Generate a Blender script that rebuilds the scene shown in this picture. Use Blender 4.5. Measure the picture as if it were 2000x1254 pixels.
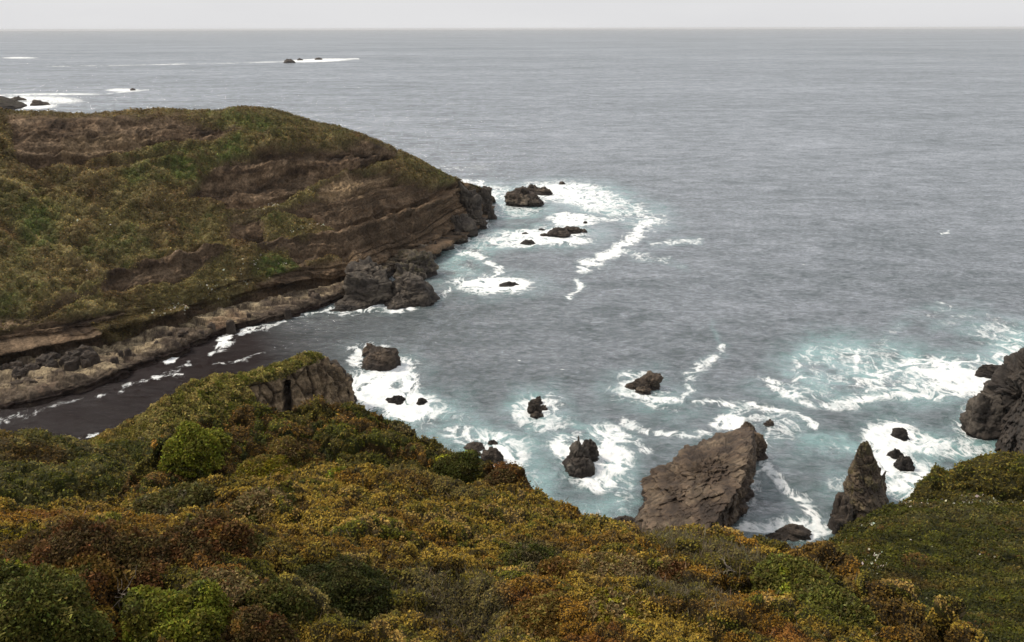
import bpy, math, random
import numpy as np
from mathutils import Matrix

# ------------------------------------------------------------------ camera, sky, sun
SC = bpy.context.scene
for o in list(bpy.data.objects): bpy.data.objects.remove(o)
H = 80.0                     # eye height above the sea, metres
F = 1732.0                   # focal length in pixels of a 2000 px wide frame
PITCH = math.radians(18.27); ROLL = math.radians(-0.143)
cam_d = bpy.data.cameras.new('camera'); cam = bpy.data.objects.new('camera', cam_d)
SC.collection.objects.link(cam); SC.camera = cam
cam_d.sensor_width = 36; cam_d.lens = 36 * F / 2000; cam_d.clip_start = 0.5; cam_d.clip_end = 200000
RM = Matrix.Rotation(math.pi / 2 - PITCH, 4, 'X') @ Matrix.Rotation(ROLL, 4, 'Z')
cam.matrix_world = Matrix.Translation((0, 0, H)) @ RM

SUN_EL = math.radians(50); SUN_AZ = math.radians(-78)      # azimuth from +Y, negative = left
world = bpy.data.worlds.new('World'); SC.world = world; world.use_nodes = True
nt = world.node_tree; nt.nodes.clear()
N = nt.nodes.new; L = nt.links.new
out = N('ShaderNodeOutputWorld'); bg = N('ShaderNodeBackground'); bg.inputs[1].default_value = 0.1
sky = N('ShaderNodeTexSky'); sky.sky_type = 'NISHITA'; sky.sun_disc = False
sky.sun_elevation = SUN_EL; sky.sun_rotation = SUN_AZ; sky.air_density = 1.0; sky.dust_density = 3.0
tc = N('ShaderNodeTexCoord'); mp = N('ShaderNodeMapping'); mp.inputs['Scale'].default_value = (1.2, 1.2, 7)
cn = N('ShaderNodeTexNoise'); cn.inputs['Scale'].default_value = 1.6; cn.inputs['Detail'].default_value = 5
cr = N('ShaderNodeValToRGB')
cr.color_ramp.elements[0].position = 0.25; cr.color_ramp.elements[0].color = (0.695, 0.695, 0.71, 1)
cr.color_ramp.elements[1].position = 0.75; cr.color_ramp.elements[1].color = (0.80, 0.80, 0.805, 1)
# overcast layer: paler overhead, as an even cloud sheet is
sp = N('ShaderNodeSeparateXYZ'); mr = N('ShaderNodeMapRange'); mr.inputs[1].default_value = 0.0; mr.inputs[2].default_value = 0.6
mr.inputs[3].default_value = 10.9; mr.inputs[4].default_value = 10.2
vm = N('ShaderNodeVectorMath'); vm.operation = 'SCALE'
mx = N('ShaderNodeMixRGB'); mx.inputs[0].default_value = 0.93
L(tc.outputs['Generated'], mp.inputs[0]); L(mp.outputs[0], cn.inputs[0]); L(cn.outputs[0], cr.inputs[0])
L(tc.outputs['Generated'], sp.inputs[0]); L(sp.outputs[2], mr.inputs[0])
L(cr.outputs[0], vm.inputs[0]); L(mr.outputs[0], vm.inputs['Scale'])
L(sky.outputs[0], mx.inputs[1]); L(vm.outputs[0], mx.inputs[2]); L(mx.outputs[0], bg.inputs[0]); L(bg.outputs[0], out.inputs[0])

sd = bpy.data.lights.new('sun', 'SUN'); sd.energy = 3.1; sd.angle = math.radians(12); sd.color = (1.0, 0.91, 0.77)
sun = bpy.data.objects.new('sun', sd); SC.collection.objects.link(sun)
sun.rotation_euler = (-(math.pi / 2 - SUN_EL), 0, -SUN_AZ)   # light travels from the front left, behind the cloud
SC.view_settings.view_transform = 'Standard'; SC.view_settings.look = 'None'
SC.view_settings.exposure = 0.0; SC.view_settings.gamma = 1.0; SC.view_settings.use_curve_mapping = False
SC.render.resolution_x = 1024; SC.render.resolution_y = 642

# ------------------------------------------------------------------ projection helpers
R3 = np.array([[RM[i][j] for j in range(3)] for i in range(3)])
C0 = np.array([0, 0, H], float)
def ray(px, py):
    return R3 @ np.array([(px - 1000) / F, (627 - py) / F, -1.0])
def PZ(px, py, z=0.0):
    r = ray(px, py); return C0 + r * ((z - H) / r[2])
def PD(px, py, d):
    r = ray(px, py); return C0 + r / np.linalg.norm(r) * d
def PY(px, py, y):
    r = ray(px, py); return C0 + r * (y / r[1])
def proj(V):
    q = (V.reshape(-1, 3) - C0) @ R3
    w = np.where(q[:, 2] < -0.01, -q[:, 2], 0.01)
    return (1000 + F * q[:, 0] / w).reshape(V.shape[:-1]), (627 - F * q[:, 1] / w).reshape(V.shape[:-1])

# ------------------------------------------------------------------ noise
rng = np.random.RandomState(7); random.seed(7)
PERM = np.concatenate([rng.permutation(256)] * 3).astype(np.int32)
GR = rng.normal(size=(256, 3)); GR = (GR / np.linalg.norm(GR, axis=1)[:, None]).astype(np.float32)
def perlin(P):
    sh = P.shape[:-1]; P = P.reshape(-1, 3)
    r = np.empty(len(P), np.float32)
    for i in range(0, len(P), 16384): r[i:i + 16384] = perlin_(P[i:i + 16384].astype(np.float32))
    return r.reshape(sh)
def perlin_(P):
    I = np.floor(P).astype(np.int32); f = P - I; I &= 255
    u = f * f * f * (f * (f * 6 - 15) + 10)
    r = np.zeros(len(P), np.float32)
    for dx in (0, 1):
        wx = u[:, 0] if dx else 1 - u[:, 0]
        a = PERM[(I[:, 0] + dx) & 255]
        for dy in (0, 1):
            wy = wx * (u[:, 1] if dy else 1 - u[:, 1])
            b = PERM[a + ((I[:, 1] + dy) & 255)]
            for dz in (0, 1):
                g = GR[PERM[b + ((I[:, 2] + dz) & 255)]]
                r += wy * (u[:, 2] if dz else 1 - u[:, 2]) * (g[:, 0] * (f[:, 0] - dx) + g[:, 1] * (f[:, 1] - dy) + g[:, 2] * (f[:, 2] - dz))
    return r * 1.6
def fbm(P, octs=4, gain=0.5, lac=2.03):
    s = 0; a = 1.0; t = 0; Q = P.copy()
    for i in range(octs):
        s = s + a * perlin(Q); t += a; a *= gain; Q = Q * lac + 17.3
    return s / t
def ridged(P, octs=4, gain=0.5):
    s = 0; a = 1.0; t = 0; Q = P.copy()
    for i in range(octs):
        s = s + a * (1 - 2 * np.abs(perlin(Q))); t += a; a *= gain; Q = Q * 2.07 + 11.1
    return s / t
def hsh(ix, iy, iz=0, k=0):
    h = (ix.astype(np.int64) * 73856093) ^ (iy.astype(np.int64) * 19349663) ^ (np.int64(1) * iz * 83492791) ^ (k * 2654435)
    h = (h ^ (h >> 13)) * 1274126177; h = (h ^ (h >> 16)) & 0xffffff
    return (h / float(0xffffff)).astype(np.float32)
def worley2(x, y, cell, k=0):
    """f1, f2 in cell units and the random id of the nearest cell"""
    X = x / cell; Y = y / cell; ix = np.floor(X).astype(np.int64); iy = np.floor(Y).astype(np.int64)
    f1 = np.full(X.shape, 9.0, np.float32); f2 = f1.copy(); cid = np.zeros(X.shape, np.float32)
    for dx in (-1, 0, 1):
        for dy in (-1, 0, 1):
            cx = ix + dx; cy = iy + dy
            d = np.hypot(cx + 0.1 + 0.8 * hsh(cx, cy, 0, k + 1) - X, cy + 0.1 + 0.8 * hsh(cx, cy, 0, k + 2) - Y)
            m = d < f1
            f2 = np.where(m, f1, np.minimum(f2, d)); cid = np.where(m, hsh(cx, cy, 0, k + 3), cid); f1 = np.where(m, d, f1)
    return f1, f2, cid
def worley3(P, cell, k=0):
    Q = P / cell; I = np.floor(Q).astype(np.int64)
    f1 = np.full(Q.shape[:-1], 9.0, np.float32); f2 = f1.copy(); cid = f1 * 0
    for dx in (-1, 0, 1):
        for dy in (-1, 0, 1):
            for dz in (-1, 0, 1):
                a = I[..., 0] + dx; b = I[..., 1] + dy; c = I[..., 2] + dz
                d = np.sqrt((a + hsh(a, b, c, k + 1) - Q[..., 0]) ** 2 + (b + hsh(a, b, c, k + 2) - Q[..., 1]) ** 2 + (c + hsh(a, b, c, k + 3) - Q[..., 2]) ** 2)
                m = d < f1
                f2 = np.where(m, f1, np.minimum(f2, d)); cid = np.where(m, hsh(a, b, c, k + 4), cid); f1 = np.where(m, d, f1)
    return f1, f2, cid
def sstep(a, b, x):
    t = np.clip((x - a) / (b - a), 0, 1); return t * t * (3 - 2 * t)
def poly_sd(px, py, poly):
    """signed distance in pixels, positive inside"""
    poly = np.array(poly, float); n = len(poly)
    d = np.full(px.shape, 1e9); ins = np.zeros(px.shape, bool)
    for i in range(n):
        ax, ay = poly[i]; bx, by = poly[(i + 1) % n]
        ex, ey = bx - ax, by - ay
        t = np.clip(((px - ax) * ex + (py - ay) * ey) / (ex * ex + ey * ey + 1e-9), 0, 1)
        d = np.minimum(d, np.hypot(px - ax - t * ex, py - ay - t * ey))
        c = ((ay > py) != (by > py)) & (px < (bx - ax) * (py - ay) / (by - ay + 1e-12) + ax)
        ins ^= c
    return np.where(ins, d, -d)
def line_d(px, py, pts):
    d = np.full(px.shape, 1e9)
    for (ax, ay), (bx, by) in zip(pts[:-1], pts[1:]):
        ex, ey = bx - ax, by - ay
        t = np.clip(((px - ax) * ex + (py - ay) * ey) / (ex * ex + ey * ey + 1e-9), 0, 1)
        d = np.minimum(d, np.hypot(px - ax - t * ex, (py - ay - t * ey)))
    return d
def nz(v):
    return v / (np.linalg.norm(v, axis=-1, keepdims=True) + 1e-9)

# ------------------------------------------------------------------ mesh helpers
def catmull(A, n, axis=0, counts=None, closed=False):
    A = np.moveaxis(np.asarray(A, float), axis, 0); K = len(A)
    if closed:
        idx = np.arange(n) * K / n; i = np.floor(idx).astype(int); t = (idx - i)
        g = lambda j: A[(j) % K]
    else:
        if counts is not None:
            idx = np.concatenate([k + np.arange(c) / c for k, c in enumerate(counts)] + [[K - 1]])
        else: idx = np.linspace(0, K - 1, n)
        i = np.minimum(np.floor(idx).astype(int), K - 2); t = idx - i
        g = lambda j: np.where(((j < 0))[:, None, None] if A.ndim == 3 else (j < 0)[:, None], 2 * A[0] - A[1],
                      np.where(((j > K - 1))[:, None, None] if A.ndim == 3 else (j > K - 1)[:, None], 2 * A[-1] - A[-2], A[np.clip(j, 0, K - 1)]))
    t = t.reshape((-1,) + (1,) * (A.ndim - 1))
    a, b, c, d = g(i - 1), g(i), g(i + 1), g(i + 2)
    r = b + 0.5 * t * (c - a + t * (2 * a - 5 * b + 4 * c - d + t * (3 * (b - c) + d - a)))
    return np.moveaxis(r, 0, axis)
def gnormal(V, closed=False):
    if closed:
        du = np.roll(V, -1, 1) - np.roll(V, 1, 1)
    else: du = np.gradient(V, axis=1)
    dv = np.gradient(V, axis=0)
    return nz(np.cross(du, dv))
def new_mesh(name, co, faces, attrs=None, mat=None, smooth=True, parent=None):
    me = bpy.data.meshes.new(name); k = faces.shape[1]
    me.vertices.add(len(co)); me.vertices.foreach_set('co', co.astype(np.float32).ravel())
    me.loops.add(faces.size); me.loops.foreach_set('vertex_index', faces.astype(np.int32).ravel())
    me.polygons.add(len(faces)); me.polygons.foreach_set('loop_start', np.arange(0, faces.size, k, dtype=np.int32))
    me.update(calc_edges=True)
    me.polygons.foreach_set('use_smooth', np.full(len(faces), smooth))
    for key, val in (attrs or {}).items():
        val = np.asarray(val, np.float32)
        if val.size == len(co) * 3:
            c4 = np.ones((len(co), 4), np.float32); c4[:, :3] = val.reshape(-1, 3)
            me.attributes.new(key, 'FLOAT_COLOR', 'POINT').data.foreach_set('color', c4.ravel())
        else:
            me.attributes.new(key, 'FLOAT', 'POINT').data.foreach_set('value', val.ravel())
    if mat: me.materials.append(mat)
    me.update()
    o = bpy.data.objects.new(name, me); SC.collection.objects.link(o)
    if parent: o.parent = parent
    return o
def grid_faces(n, m, closed=False, off=0):
    i = np.arange(n - 1)[:, None]; j = np.arange(m if closed else m - 1)[None, :]; j2 = (j + 1) % m
    f = np.stack([i * m + j, i * m + j2, (i + 1) * m + j2, (i + 1) * m + j], -1).reshape(-1, 4)
    return f + off
def tag(o, label=None, cat=None, group=None, kind=None):
    if label: o['label'] = label
    if cat: o['category'] = cat
    if group: o['group'] = group
    if kind: o['kind'] = kind
    return o
def empty(name, loc):
    o = bpy.data.objects.new(name, None); SC.collection.objects.link(o); o.location = tuple(loc); return o

# ------------------------------------------------------------------ materials
def mat_attr(name, rough=0.9, spec=0.2, nscale=2.0, nvar=0.35, bump=0.3, bscale=1.5, trans=0.0, detail=6):
    m = bpy.data.materials.new(name); m.use_nodes = True; t = m.node_tree; t.nodes.clear()
    n = t.nodes.new; l = t.links.new
    o = n('ShaderNodeOutputMaterial'); b = n('ShaderNodeBsdfPrincipled')
    b.inputs['Roughness'].default_value = rough; b.inputs['Specular IOR Level'].default_value = spec
    a = n('ShaderNodeAttribute'); a.attribute_name = 'col'
    g = n('ShaderNodeNewGeometry')
    if nvar > 0:
        x = n('ShaderNodeTexNoise'); x.inputs['Scale'].default_value = nscale; x.inputs['Detail'].default_value = detail; x.inputs['Roughness'].default_value = 0.65
        r = n('ShaderNodeMapRange'); r.inputs[1].default_value = 0.3; r.inputs[2].default_value = 0.7
        r.inputs[3].default_value = 1 - nvar; r.inputs[4].default_value = 1 + nvar
        v = n('ShaderNodeVectorMath'); v.operation = 'SCALE'
        l(g.outputs['Position'], x.inputs['Vector']); l(x.outputs[0], r.inputs[0]); l(a.outputs['Color'], v.inputs[0]); l(r.outputs[0], v.inputs['Scale'])
        l(v.outputs[0], b.inputs['Base Color'])
    else: l(a.outputs['Color'], b.inputs['Base Color'])
    if bump > 0:
        y = n('ShaderNodeTexNoise'); y.inputs['Scale'].default_value = bscale; y.inputs['Detail'].default_value = 9; y.inputs['Roughness'].default_value = 0.7
        bp = n('ShaderNodeBump'); bp.inputs['Strength'].default_value = 0.9; bp.inputs['Distance'].default_value = bump
        l(g.outputs['Position'], y.inputs['Vector']); l(y.outputs[0], bp.inputs['Height']); l(bp.outputs[0], b.inputs['Normal'])
    if trans > 0:
        tr = n('ShaderNodeBsdfTranslucent'); ms = n('ShaderNodeMixShader'); ms.inputs[0].default_value = trans
        l(a.outputs['Color'], tr.inputs[0]); l(b.outputs[0], ms.inputs[1]); l(tr.outputs[0], ms.inputs[2]); l(ms.outputs[0], o.inputs[0])
    else: l(b.outputs[0], o.inputs[0])
    return m
M_HEAD = mat_attr('headland ground', nscale=1.5, nvar=0.65, bump=1.0, bscale=1.1, detail=10)
M_ROCK = mat_attr('sea rock', rough=0.72, spec=0.35, nscale=1.1, nvar=0.5, bump=0.7, bscale=1.0, detail=10)
M_SOIL = mat_attr('scrub ground', nscale=6, nvar=0.4, bump=0.08, bscale=8)
M_LEAF = mat_attr('leaves', rough=0.7, spec=0.12, nvar=0.0, bump=0, trans=0.25)
M_WOOD = mat_attr('bare wood', rough=0.9, nscale=20, nvar=0.3, bump=0.01, bscale=30)
M_PETAL = mat_attr('petals', rough=0.8, nvar=0.0, bump=0, trans=0.2)

def mat_sea():
    m = bpy.data.materials.new('sea water'); m.use_nodes = True; t = m.node_tree; t.nodes.clear()
    n = t.nodes.new; l = t.links.new
    def math_(op, a, b=None, c=None):
        x = n('ShaderNodeMath'); x.operation = op
        for i, q in enumerate((a, b, c)):
            if q is None: continue
            if isinstance(q, (int, float)): x.inputs[i].default_value = q
            else: l(q, x.inputs[i])
        return x.outputs[0]
    def rng_(v, a, b, c=0.0, d=1.0, s=True):
        x = n('ShaderNodeMapRange'); x.interpolation_type = 'SMOOTHSTEP' if s else 'LINEAR'
        for i, q in enumerate((v, a, b, c, d)):
            if isinstance(q, (int, float)): x.inputs[i].default_value = q
            else: l(q, x.inputs[i])
        return x.outputs[0]
    def noise(vec, sc, det=8, ro=0.6, dist=0.0):
        x = n('ShaderNodeTexNoise'); x.inputs['Scale'].default_value = sc; x.inputs['Detail'].default_value = det
        x.inputs['Roughness'].default_value = ro; x.inputs['Distortion'].default_value = dist; l(vec, x.inputs['Vector']); return x.outputs[0]
    g = n('ShaderNodeNewGeometry').outputs['Position']
    def mapped(sx, sy, rz=0):
        x = n('ShaderNodeMapping'); x.inputs['Scale'].default_value = (sx, sy, 1); x.inputs['Rotation'].default_value = (0, 0, rz); l(g, x.inputs[0]); return x.outputs[0]
    foam = n('ShaderNodeAttribute'); foam.attribute_name = 'foam'; D = foam.outputs['Fac']
    aq = n('ShaderNodeAttribute'); aq.attribute_name = 'aqua'; A = aq.outputs['Fac']
    # lacy foam: ridges of a warped noise, thresholded by the foam density
    n1 = noise(mapped(1, 0.75, 0.3), 0.16, 9, 0.62, 1.2)
    lace = math_('SUBTRACT', 1.0, math_('MULTIPLY', math_('ABSOLUTE', math_('SUBTRACT', n1, 0.5)), 7.0))
    n2 = noise(mapped(1, 0.6), 0.9, 8, 0.7, 0.4)
    bil = rng_(n2, 0.3, 0.7, 0, 1, False)
    val = math_('ADD', math_('MULTIPLY', lace, 0.62), math_('MULTIPLY', bil, 0.38))
    th = math_('SUBTRACT', 1.25, math_('MULTIPLY', D, 1.04))
    fm = rng_(val, math_('SUBTRACT', th, 0.18), math_('ADD', th, 0.26))
    fm = math_('MULTIPLY', fm, rng_(D, 0.1, 0.95, 0.45, 1.0, False))
    sq = n('ShaderNodeSeparateXYZ'); l(g, sq.inputs[0]); sy = sq.outputs[1]
    # flecks of whitecap
    n3 = noise(mapped(0.5, 1.1, 0.15), 0.55, 5, 0.55, 0.3)
    n3b = noise(mapped(1, 1), 0.03, 3)
    cap = rng_(math_('ADD', n3, math_('MULTIPLY', n3b, 0.25)), 0.86, 0.92)
    fm = math_('MAXIMUM', fm, math_('MULTIPLY', math_('MULTIPLY', cap, 0.85), rng_(sy, 330, 520, 1, 0)))
    # water colour
    n4 = noise(mapped(0.6, 1.0, 0.2), 0.45, 8, 0.7)
    wc = n('ShaderNodeMixRGB'); wc.inputs[1].default_value = (0.044, 0.062, 0.066, 1); wc.inputs[2].default_value = (0.100, 0.126, 0.130, 1); l(rng_(n4, 0.3, 0.7), wc.inputs[0])
    ac = n('ShaderNodeMixRGB'); ac.inputs[2].default_value = (0.30, 0.50, 0.50, 1); l(wc.outputs[0], ac.inputs[1])
    l(math_('MULTIPLY', math_('MULTIPLY', A, 1.0), rng_(noise(mapped(1, 0.8), 0.12, 6, 0.6), 0.25, 0.62)), ac.inputs[0])
    kp = n('ShaderNodeAttribute'); kp.attribute_name = 'kelp_reflect'
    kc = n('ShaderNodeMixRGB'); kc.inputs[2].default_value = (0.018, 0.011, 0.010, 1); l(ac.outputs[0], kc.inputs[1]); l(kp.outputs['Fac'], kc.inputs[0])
    # wave normals
    w1 = noise(mapped(0.65, 1.0, 0.12), 0.5, 10, 0.68, 0.3)
    w2 = noise(mapped(0.5, 1.0, -0.25), 0.06, 4, 0.5)
    bp = n('ShaderNodeBump'); bp.inputs['Strength'].default_value = 1.0; bp.inputs['Distance'].default_value = 1.5
    l(math_('ADD', w1, math_('MULTIPLY', w2, 1.2)), bp.inputs['Height'])
    dif = n('ShaderNodeBsdfDiffuse'); l(kc.outputs[0], dif.inputs[0]); l(bp.outputs[0], dif.inputs['Normal'])
    gl = n('ShaderNodeBsdfGlossy'); gl.inputs['Roughness'].default_value = 0.2; gl.inputs[0].default_value = (0.925, 0.94, 0.985, 1); l(bp.outputs[0], gl.inputs['Normal'])
    fr = n('ShaderNodeFresnel'); fr.inputs[0].default_value = 1.33; l(bp.outputs[0], fr.inputs['Normal'])
    frc = rng_(math_('MULTIPLY', fr.outputs[0], 1.0), 0.03, 1.0, 0.016, 0.53, False)
    frc = math_('MULTIPLY', frc, rng_(kp.outputs['Fac'], 0, 1, 1, .15, False))  # sky reflection cut in the cove, imitating the dark headland mirrored there
    m1 = noise(mapped(0.65, 1.0, 0.25), 0.75, 6, 0.66, 0.3); m2 = noise(mapped(0.7, 1.0, -0.1), 0.11, 8, 0.74, 0.3); m3 = noise(mapped(0.5, 1.0, 0.0), 0.022, 9, 0.76); m4 = noise(mapped(0.5, 1.0, 0.0), 0.0022, 4, 0.6)
    ms_ = math_('ADD', math_('ADD', math_('MULTIPLY', m1, .9), math_('MULTIPLY', m2, .8)), math_('ADD', math_('MULTIPLY', m3, .6), math_('MULTIPLY', m4, .35)))
    mm = rng_(ms_, 1.08, 1.58, 0.36, 1.56, False)
    frc = math_('MULTIPLY', frc, mm)
    ws = n('ShaderNodeMixShader'); l(frc, ws.inputs[0]); l(dif.outputs[0], ws.inputs[1]); l(gl.outputs[0], ws.inputs[2])
    fb = n('ShaderNodeBump'); fb.inputs['Strength'].default_value = 0.6; fb.inputs['Distance'].default_value = 0.5; l(n2, fb.inputs['Height'])
    fd = n('ShaderNodeBsdfDiffuse'); fv = n('ShaderNodeMixRGB'); fv.inputs[1].default_value = (0.70, 0.75, 0.76, 1); fv.inputs[2].default_value = (0.92, 0.93, 0.93, 1); l(rng_(noise(mapped(1, .7), .5, 8, .7, .6), .36, .56), fv.inputs[0]); l(fv.outputs[0], fd.inputs[0]); l(fb.outputs[0], fd.inputs['Normal'])
    ms = n('ShaderNodeMixShader'); l(fm, ms.inputs[0]); l(ws.outputs[0], ms.inputs[1]); l(fd.outputs[0], ms.inputs[2])
    o = n('ShaderNodeOutputMaterial'); l(ms.outputs[0], o.inputs[0])
    return m
M_SEA = mat_sea()

# ------------------------------------------------------------------ sea
def ell(px, py, cx, cy, rx, ry, rot=0.0):
    c, s = math.cos(rot), math.sin(rot); dx, dy = px - cx, py - cy
    return np.hypot((dx * c + dy * s) / rx, (-dx * s + dy * c) / ry)
def build_sea():
    az = np.concatenate([np.linspace(-75, -34, 60)[:-1], np.linspace(-34, 34, 1150), np.linspace(34, 75, 60)[1:]])
    ang = np.concatenate([np.linspace(60, 33, 30)[:-1], np.linspace(33, 0.5, 760)[:-1], np.geomspace(0.5, 0.0764, 40)])
    r = H / np.tan(np.radians(ang)); a = np.radians(az)
    V = np.zeros((len(r), len(a), 3)); V[..., 0] = r[:, None] * np.sin(a); V[..., 1] = r[:, None] * np.cos(a)
    px, py = proj(V)
    Q = V.copy(); Q[..., 2] = 0
    nr_ = sstep(250, 420, py); wx = px + 24 * nr_ * fbm(Q / 16, 4, .6); wy = py + 16 * nr_ * fbm(Q / 16 + 50, 4, .6)
    foam = np.zeros(px.shape); aqua = np.zeros(px.shape)
    # (cx, cy, rx, ry, rot, strength, aqua)
    for cx, cy, rx, ry, rot, s, q in [
        (770, 738, 62, 52, 0.2, 1.05, .5), (735, 765, 62, 48, 0, 1.15, .5), (790, 790, 88, 36, 0.12, 1.1, .6), (700, 775, 40, 40, 0, 1.0, .4), (850, 820, 110, 50, .2, .42, .8), (722, 690, 60, 22, 0, .75, .2), (700,712,30,14,0,.8,0),
        (1085, 375, 90, 24, .05, 1.0, .7), (1150, 385, 110, 34, .25, .8, .9), (1225, 412, 85, 30, .2, .62, .6), (960, 380, 60, 26, 0, .75, .8), (1000, 410, 90, 20, 0, .6, 1), (1290, 432, 50, 12, 0, .5, .2),
        (1115, 432, 60, 16, 0, 1.0, .5), (1060, 462, 110, 24, -.03, .98, .8), (1000, 470, 80, 20, -.1, .8, 1), (930, 480, 70, 26, -.3, .55, 1.0), (1110, 470, 60, 16, 0, .9, .6),
        (965, 558, 95, 26, 0, 1.0, .5), (1000, 560, 60, 20, 0, .9, .4), (915, 550, 70, 14, -.1, .7, .4), (905, 520, 40, 30, 0, .45, .9),
        (1040, 800, 62, 36, 0, .75, .9), (1075, 790, 40, 34, 0, .62, .6), (1060, 825, 80, 30, .1, .6, .8), (1135, 850, 70, 26, .3, .5, .9),
        (960, 870, 110, 40, .1, .72, .9), (900, 855, 60, 26, .1, .75, .7), (985, 900, 60, 45, .2, .85, .6), (1020, 950, 60, 60, 0, .45, .9),
        (1150, 900, 90, 70, .2, .78, .8), (1195, 895, 50, 55, 0, .92, .5), (1165, 945, 62, 26, .2, .95, .4), (1100, 880, 40, 40, 0, .85, .5), (1190, 850, 60, 30, .3, .8, .6), (1180, 1000, 110, 30, 0, .35, .8),
        (1235, 765, 62, 24, 0, .75, .6), (1280, 780, 55, 28, 0, .72, .6), (1250, 740, 60, 22, 0, .7, .4), (1320, 790, 60, 40, 0, .35, .4),
        (1425, 826, 50, 18, -.1, 1.0, .4), (1460, 815, 70, 26, 0, .6, .5), (1530, 835, 60, 40, .3, .55, .4),
        (1900, 745, 140, 46, .15, 1.15, .7), (1840, 722, 120, 32, 0, .95, .9), (1960, 760, 80, 55, 0, 1.1, .4), (1980, 690, 70, 50, -.4, .72, 1), (1770, 745, 160, 50, 0, .7, 1), (1620, 720, 90, 60, 0, .48, 1), (1700, 700, 120, 34, 0, .5, 1.0), (1560, 770, 90, 24, .1, .5, .6), (1905, 830, 60, 50, 0, .7, .6), (1945, 650, 80, 30, 0, .55, .5), (1590, 700, 40, 40, 0, .5, .6),
        (1740, 855, 68, 38, .1, 1.05, .5), (1735, 905, 62, 36, 0, .9, .6), (1810, 870, 80, 26, .1, .7, .9), (1880, 880, 90, 30, 0, .55, 1), (1780, 940, 80, 50, 0, .75, .9), (1630, 870, 80, 20, 0, .38, .9), (1640, 950, 40, 40, 0, .4, .5),
        (1500, 880, 40, 40, 0, .45, .3), (1470, 960, 22, 60, .1, .5, .2), (1560, 1035, 90, 26, .1, .75, .4), (1480, 1035, 60, 14, 0, .75, .2), (1230, 960, 22, 60, 0, .5, .6),
        (440, 668, 26, 18, -.6, .85, 0), (332, 705, 22, 7, -.5, .85, 0), (700, 608, 70, 10, -.1, .85, .2), (790, 604, 50, 10, -.2, .9, .2),
        (38, 113, 46, 2.2, 0, .95, 0), (620, 118, 82, 4, -.03, 1.15, 0), (240, 176, 42, 4.0, 0, 1.0, 0), (95, 195, 90, 10, .03, .85, .2), (60, 206, 60, 9, 0, 1.15, 0), (40, 193, 50, 6, 0, 1.1, 0), (110, 184, 120, 3, 0, .85, 0)]:
        d = ell(wx, wy, cx, cy, rx, ry, rot)
        k = sstep(1.35, 0.35, d)
        foam = np.maximum(foam, s * k); aqua = np.maximum(aqua, q * sstep(1.7, 0.5, d))
    brk = fbm(Q / 60 + 3, 3)
    amp = 1.0 + 0.6 * fbm(Q / 9 + 9, 2); streak = fbm(Q / 4.5 + 19, 3)
    for pts, w, s in [
        ([(1265, 435), (1235, 465), (1205, 490), (1170, 510), (1145, 522)], 13, .85), ([(1300, 430), (1240, 432), (1150, 430)], 10, .6), ([(1250, 410), (1265, 440)], 22, .6),
        ([(1130, 545), (1132, 560), (1112, 580)], 7, .7), ([(1270, 478), (1365, 470)], 8, .55), ([(1210, 497), (1300, 505)], 6, .5), ([(1290, 507), (1340, 520)], 5, .4),
        ([(895, 490), (940, 505), (975, 525), (960, 540), (930, 550)], 7, .75),
        ([(1415, 680), (1395, 705), (1360, 720), (1340, 735), (1360, 760), (1330, 785), (1290, 795)], 10, .62), ([(1280, 785), (1360, 785), (1470, 792), (1560, 815), (1590, 840)], 9, .66),
        ([(1215, 820), (1260, 840), (1330, 855), (1385, 850)], 10, .66), ([(1180, 840), (1230, 855), (1260, 880)], 12, .6),
        ([(1545, 700), (1565, 735), (1540, 770), (1500, 745)], 10, .6), ([(1500, 745), (1580, 790), (1700, 785), (1800, 780), (1880, 770)], 12, .68), ([(1670, 690), (1665, 740), (1690, 770)], 9, .62), ([(1560, 700), (1640, 690), (1740, 680)], 9, .45),
        ([(1490, 915), (1530, 950), (1565, 980), (1590, 1005), (1590, 1050)], 13, .72), ([(1565, 975), (1590, 1020)], 15, .72), ([(1650, 870), (1720, 880)], 8, .4), ([(1450, 1028), (1530, 1032)], 8, .7),
        ([(0, 822), (120, 795), (210, 775), (250, 752), (330, 735), (370, 710)], 5.5, .52), ([(285, 745), (360, 735)], 4, .62), ([(410, 715), (470, 708), (520, 695)], 4, .5), ([(60, 868), (150, 850), (190, 845)], 5, .62), ([(120, 862), (200, 868)], 5, .4),
        ([(470, 648), (560, 630), (620, 612), (655, 598)], 6, .62), ([(640, 612), (720, 612), (800, 600)], 7, .6), ([(420, 690), (440, 660), (480, 648)], 7, .68), ([(850, 590), (880, 560), (900, 550)], 8, .55), ([(870, 478), (905, 465), (950, 432), (965, 405)], 12, .8),
        ([(1210, 935), (1215, 1000), (1240, 1030)], 8, .5), ([(1500, 840), (1500, 900), (1470, 940), (1460, 1000)], 7, .55),
        ([(90, 130), (240, 128), (330, 126), (440, 124), (560, 120)], 1.8, .62), ([(560, 120), (700, 115)], 2.2, .8), ([(180, 186), (260, 178), (290, 175)], 2.0, .6), ([(0, 186), (60, 185)], 2, .8), ([(1830, 590), (1860, 600)], 5, .5), ([(1840, 455), (1860, 453)], 2, .7), ([(1420, 700), (1390, 640)], 5, .25), ([(1690, 690), (1780, 620), (1880, 600)], 14, .35), ([(1820, 640), (1900, 610), (1990, 640)], 16, .38), ([(830, 330), (960, 325)], 12, .42), ([(900, 355), (940, 360)], 8, .7)]:
        d = line_d(wx, wy, pts) / (w * amp)
        k = sstep(1.9, 0.0, d); foam = np.maximum(foam, s * k * (1.12 + .55 * streak + np.where(py < 220, 1.1 * brk - .1, 0))); aqua = np.maximum(aqua, 0.35 * k)
    big = fbm(Q / 60, 3)
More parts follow.
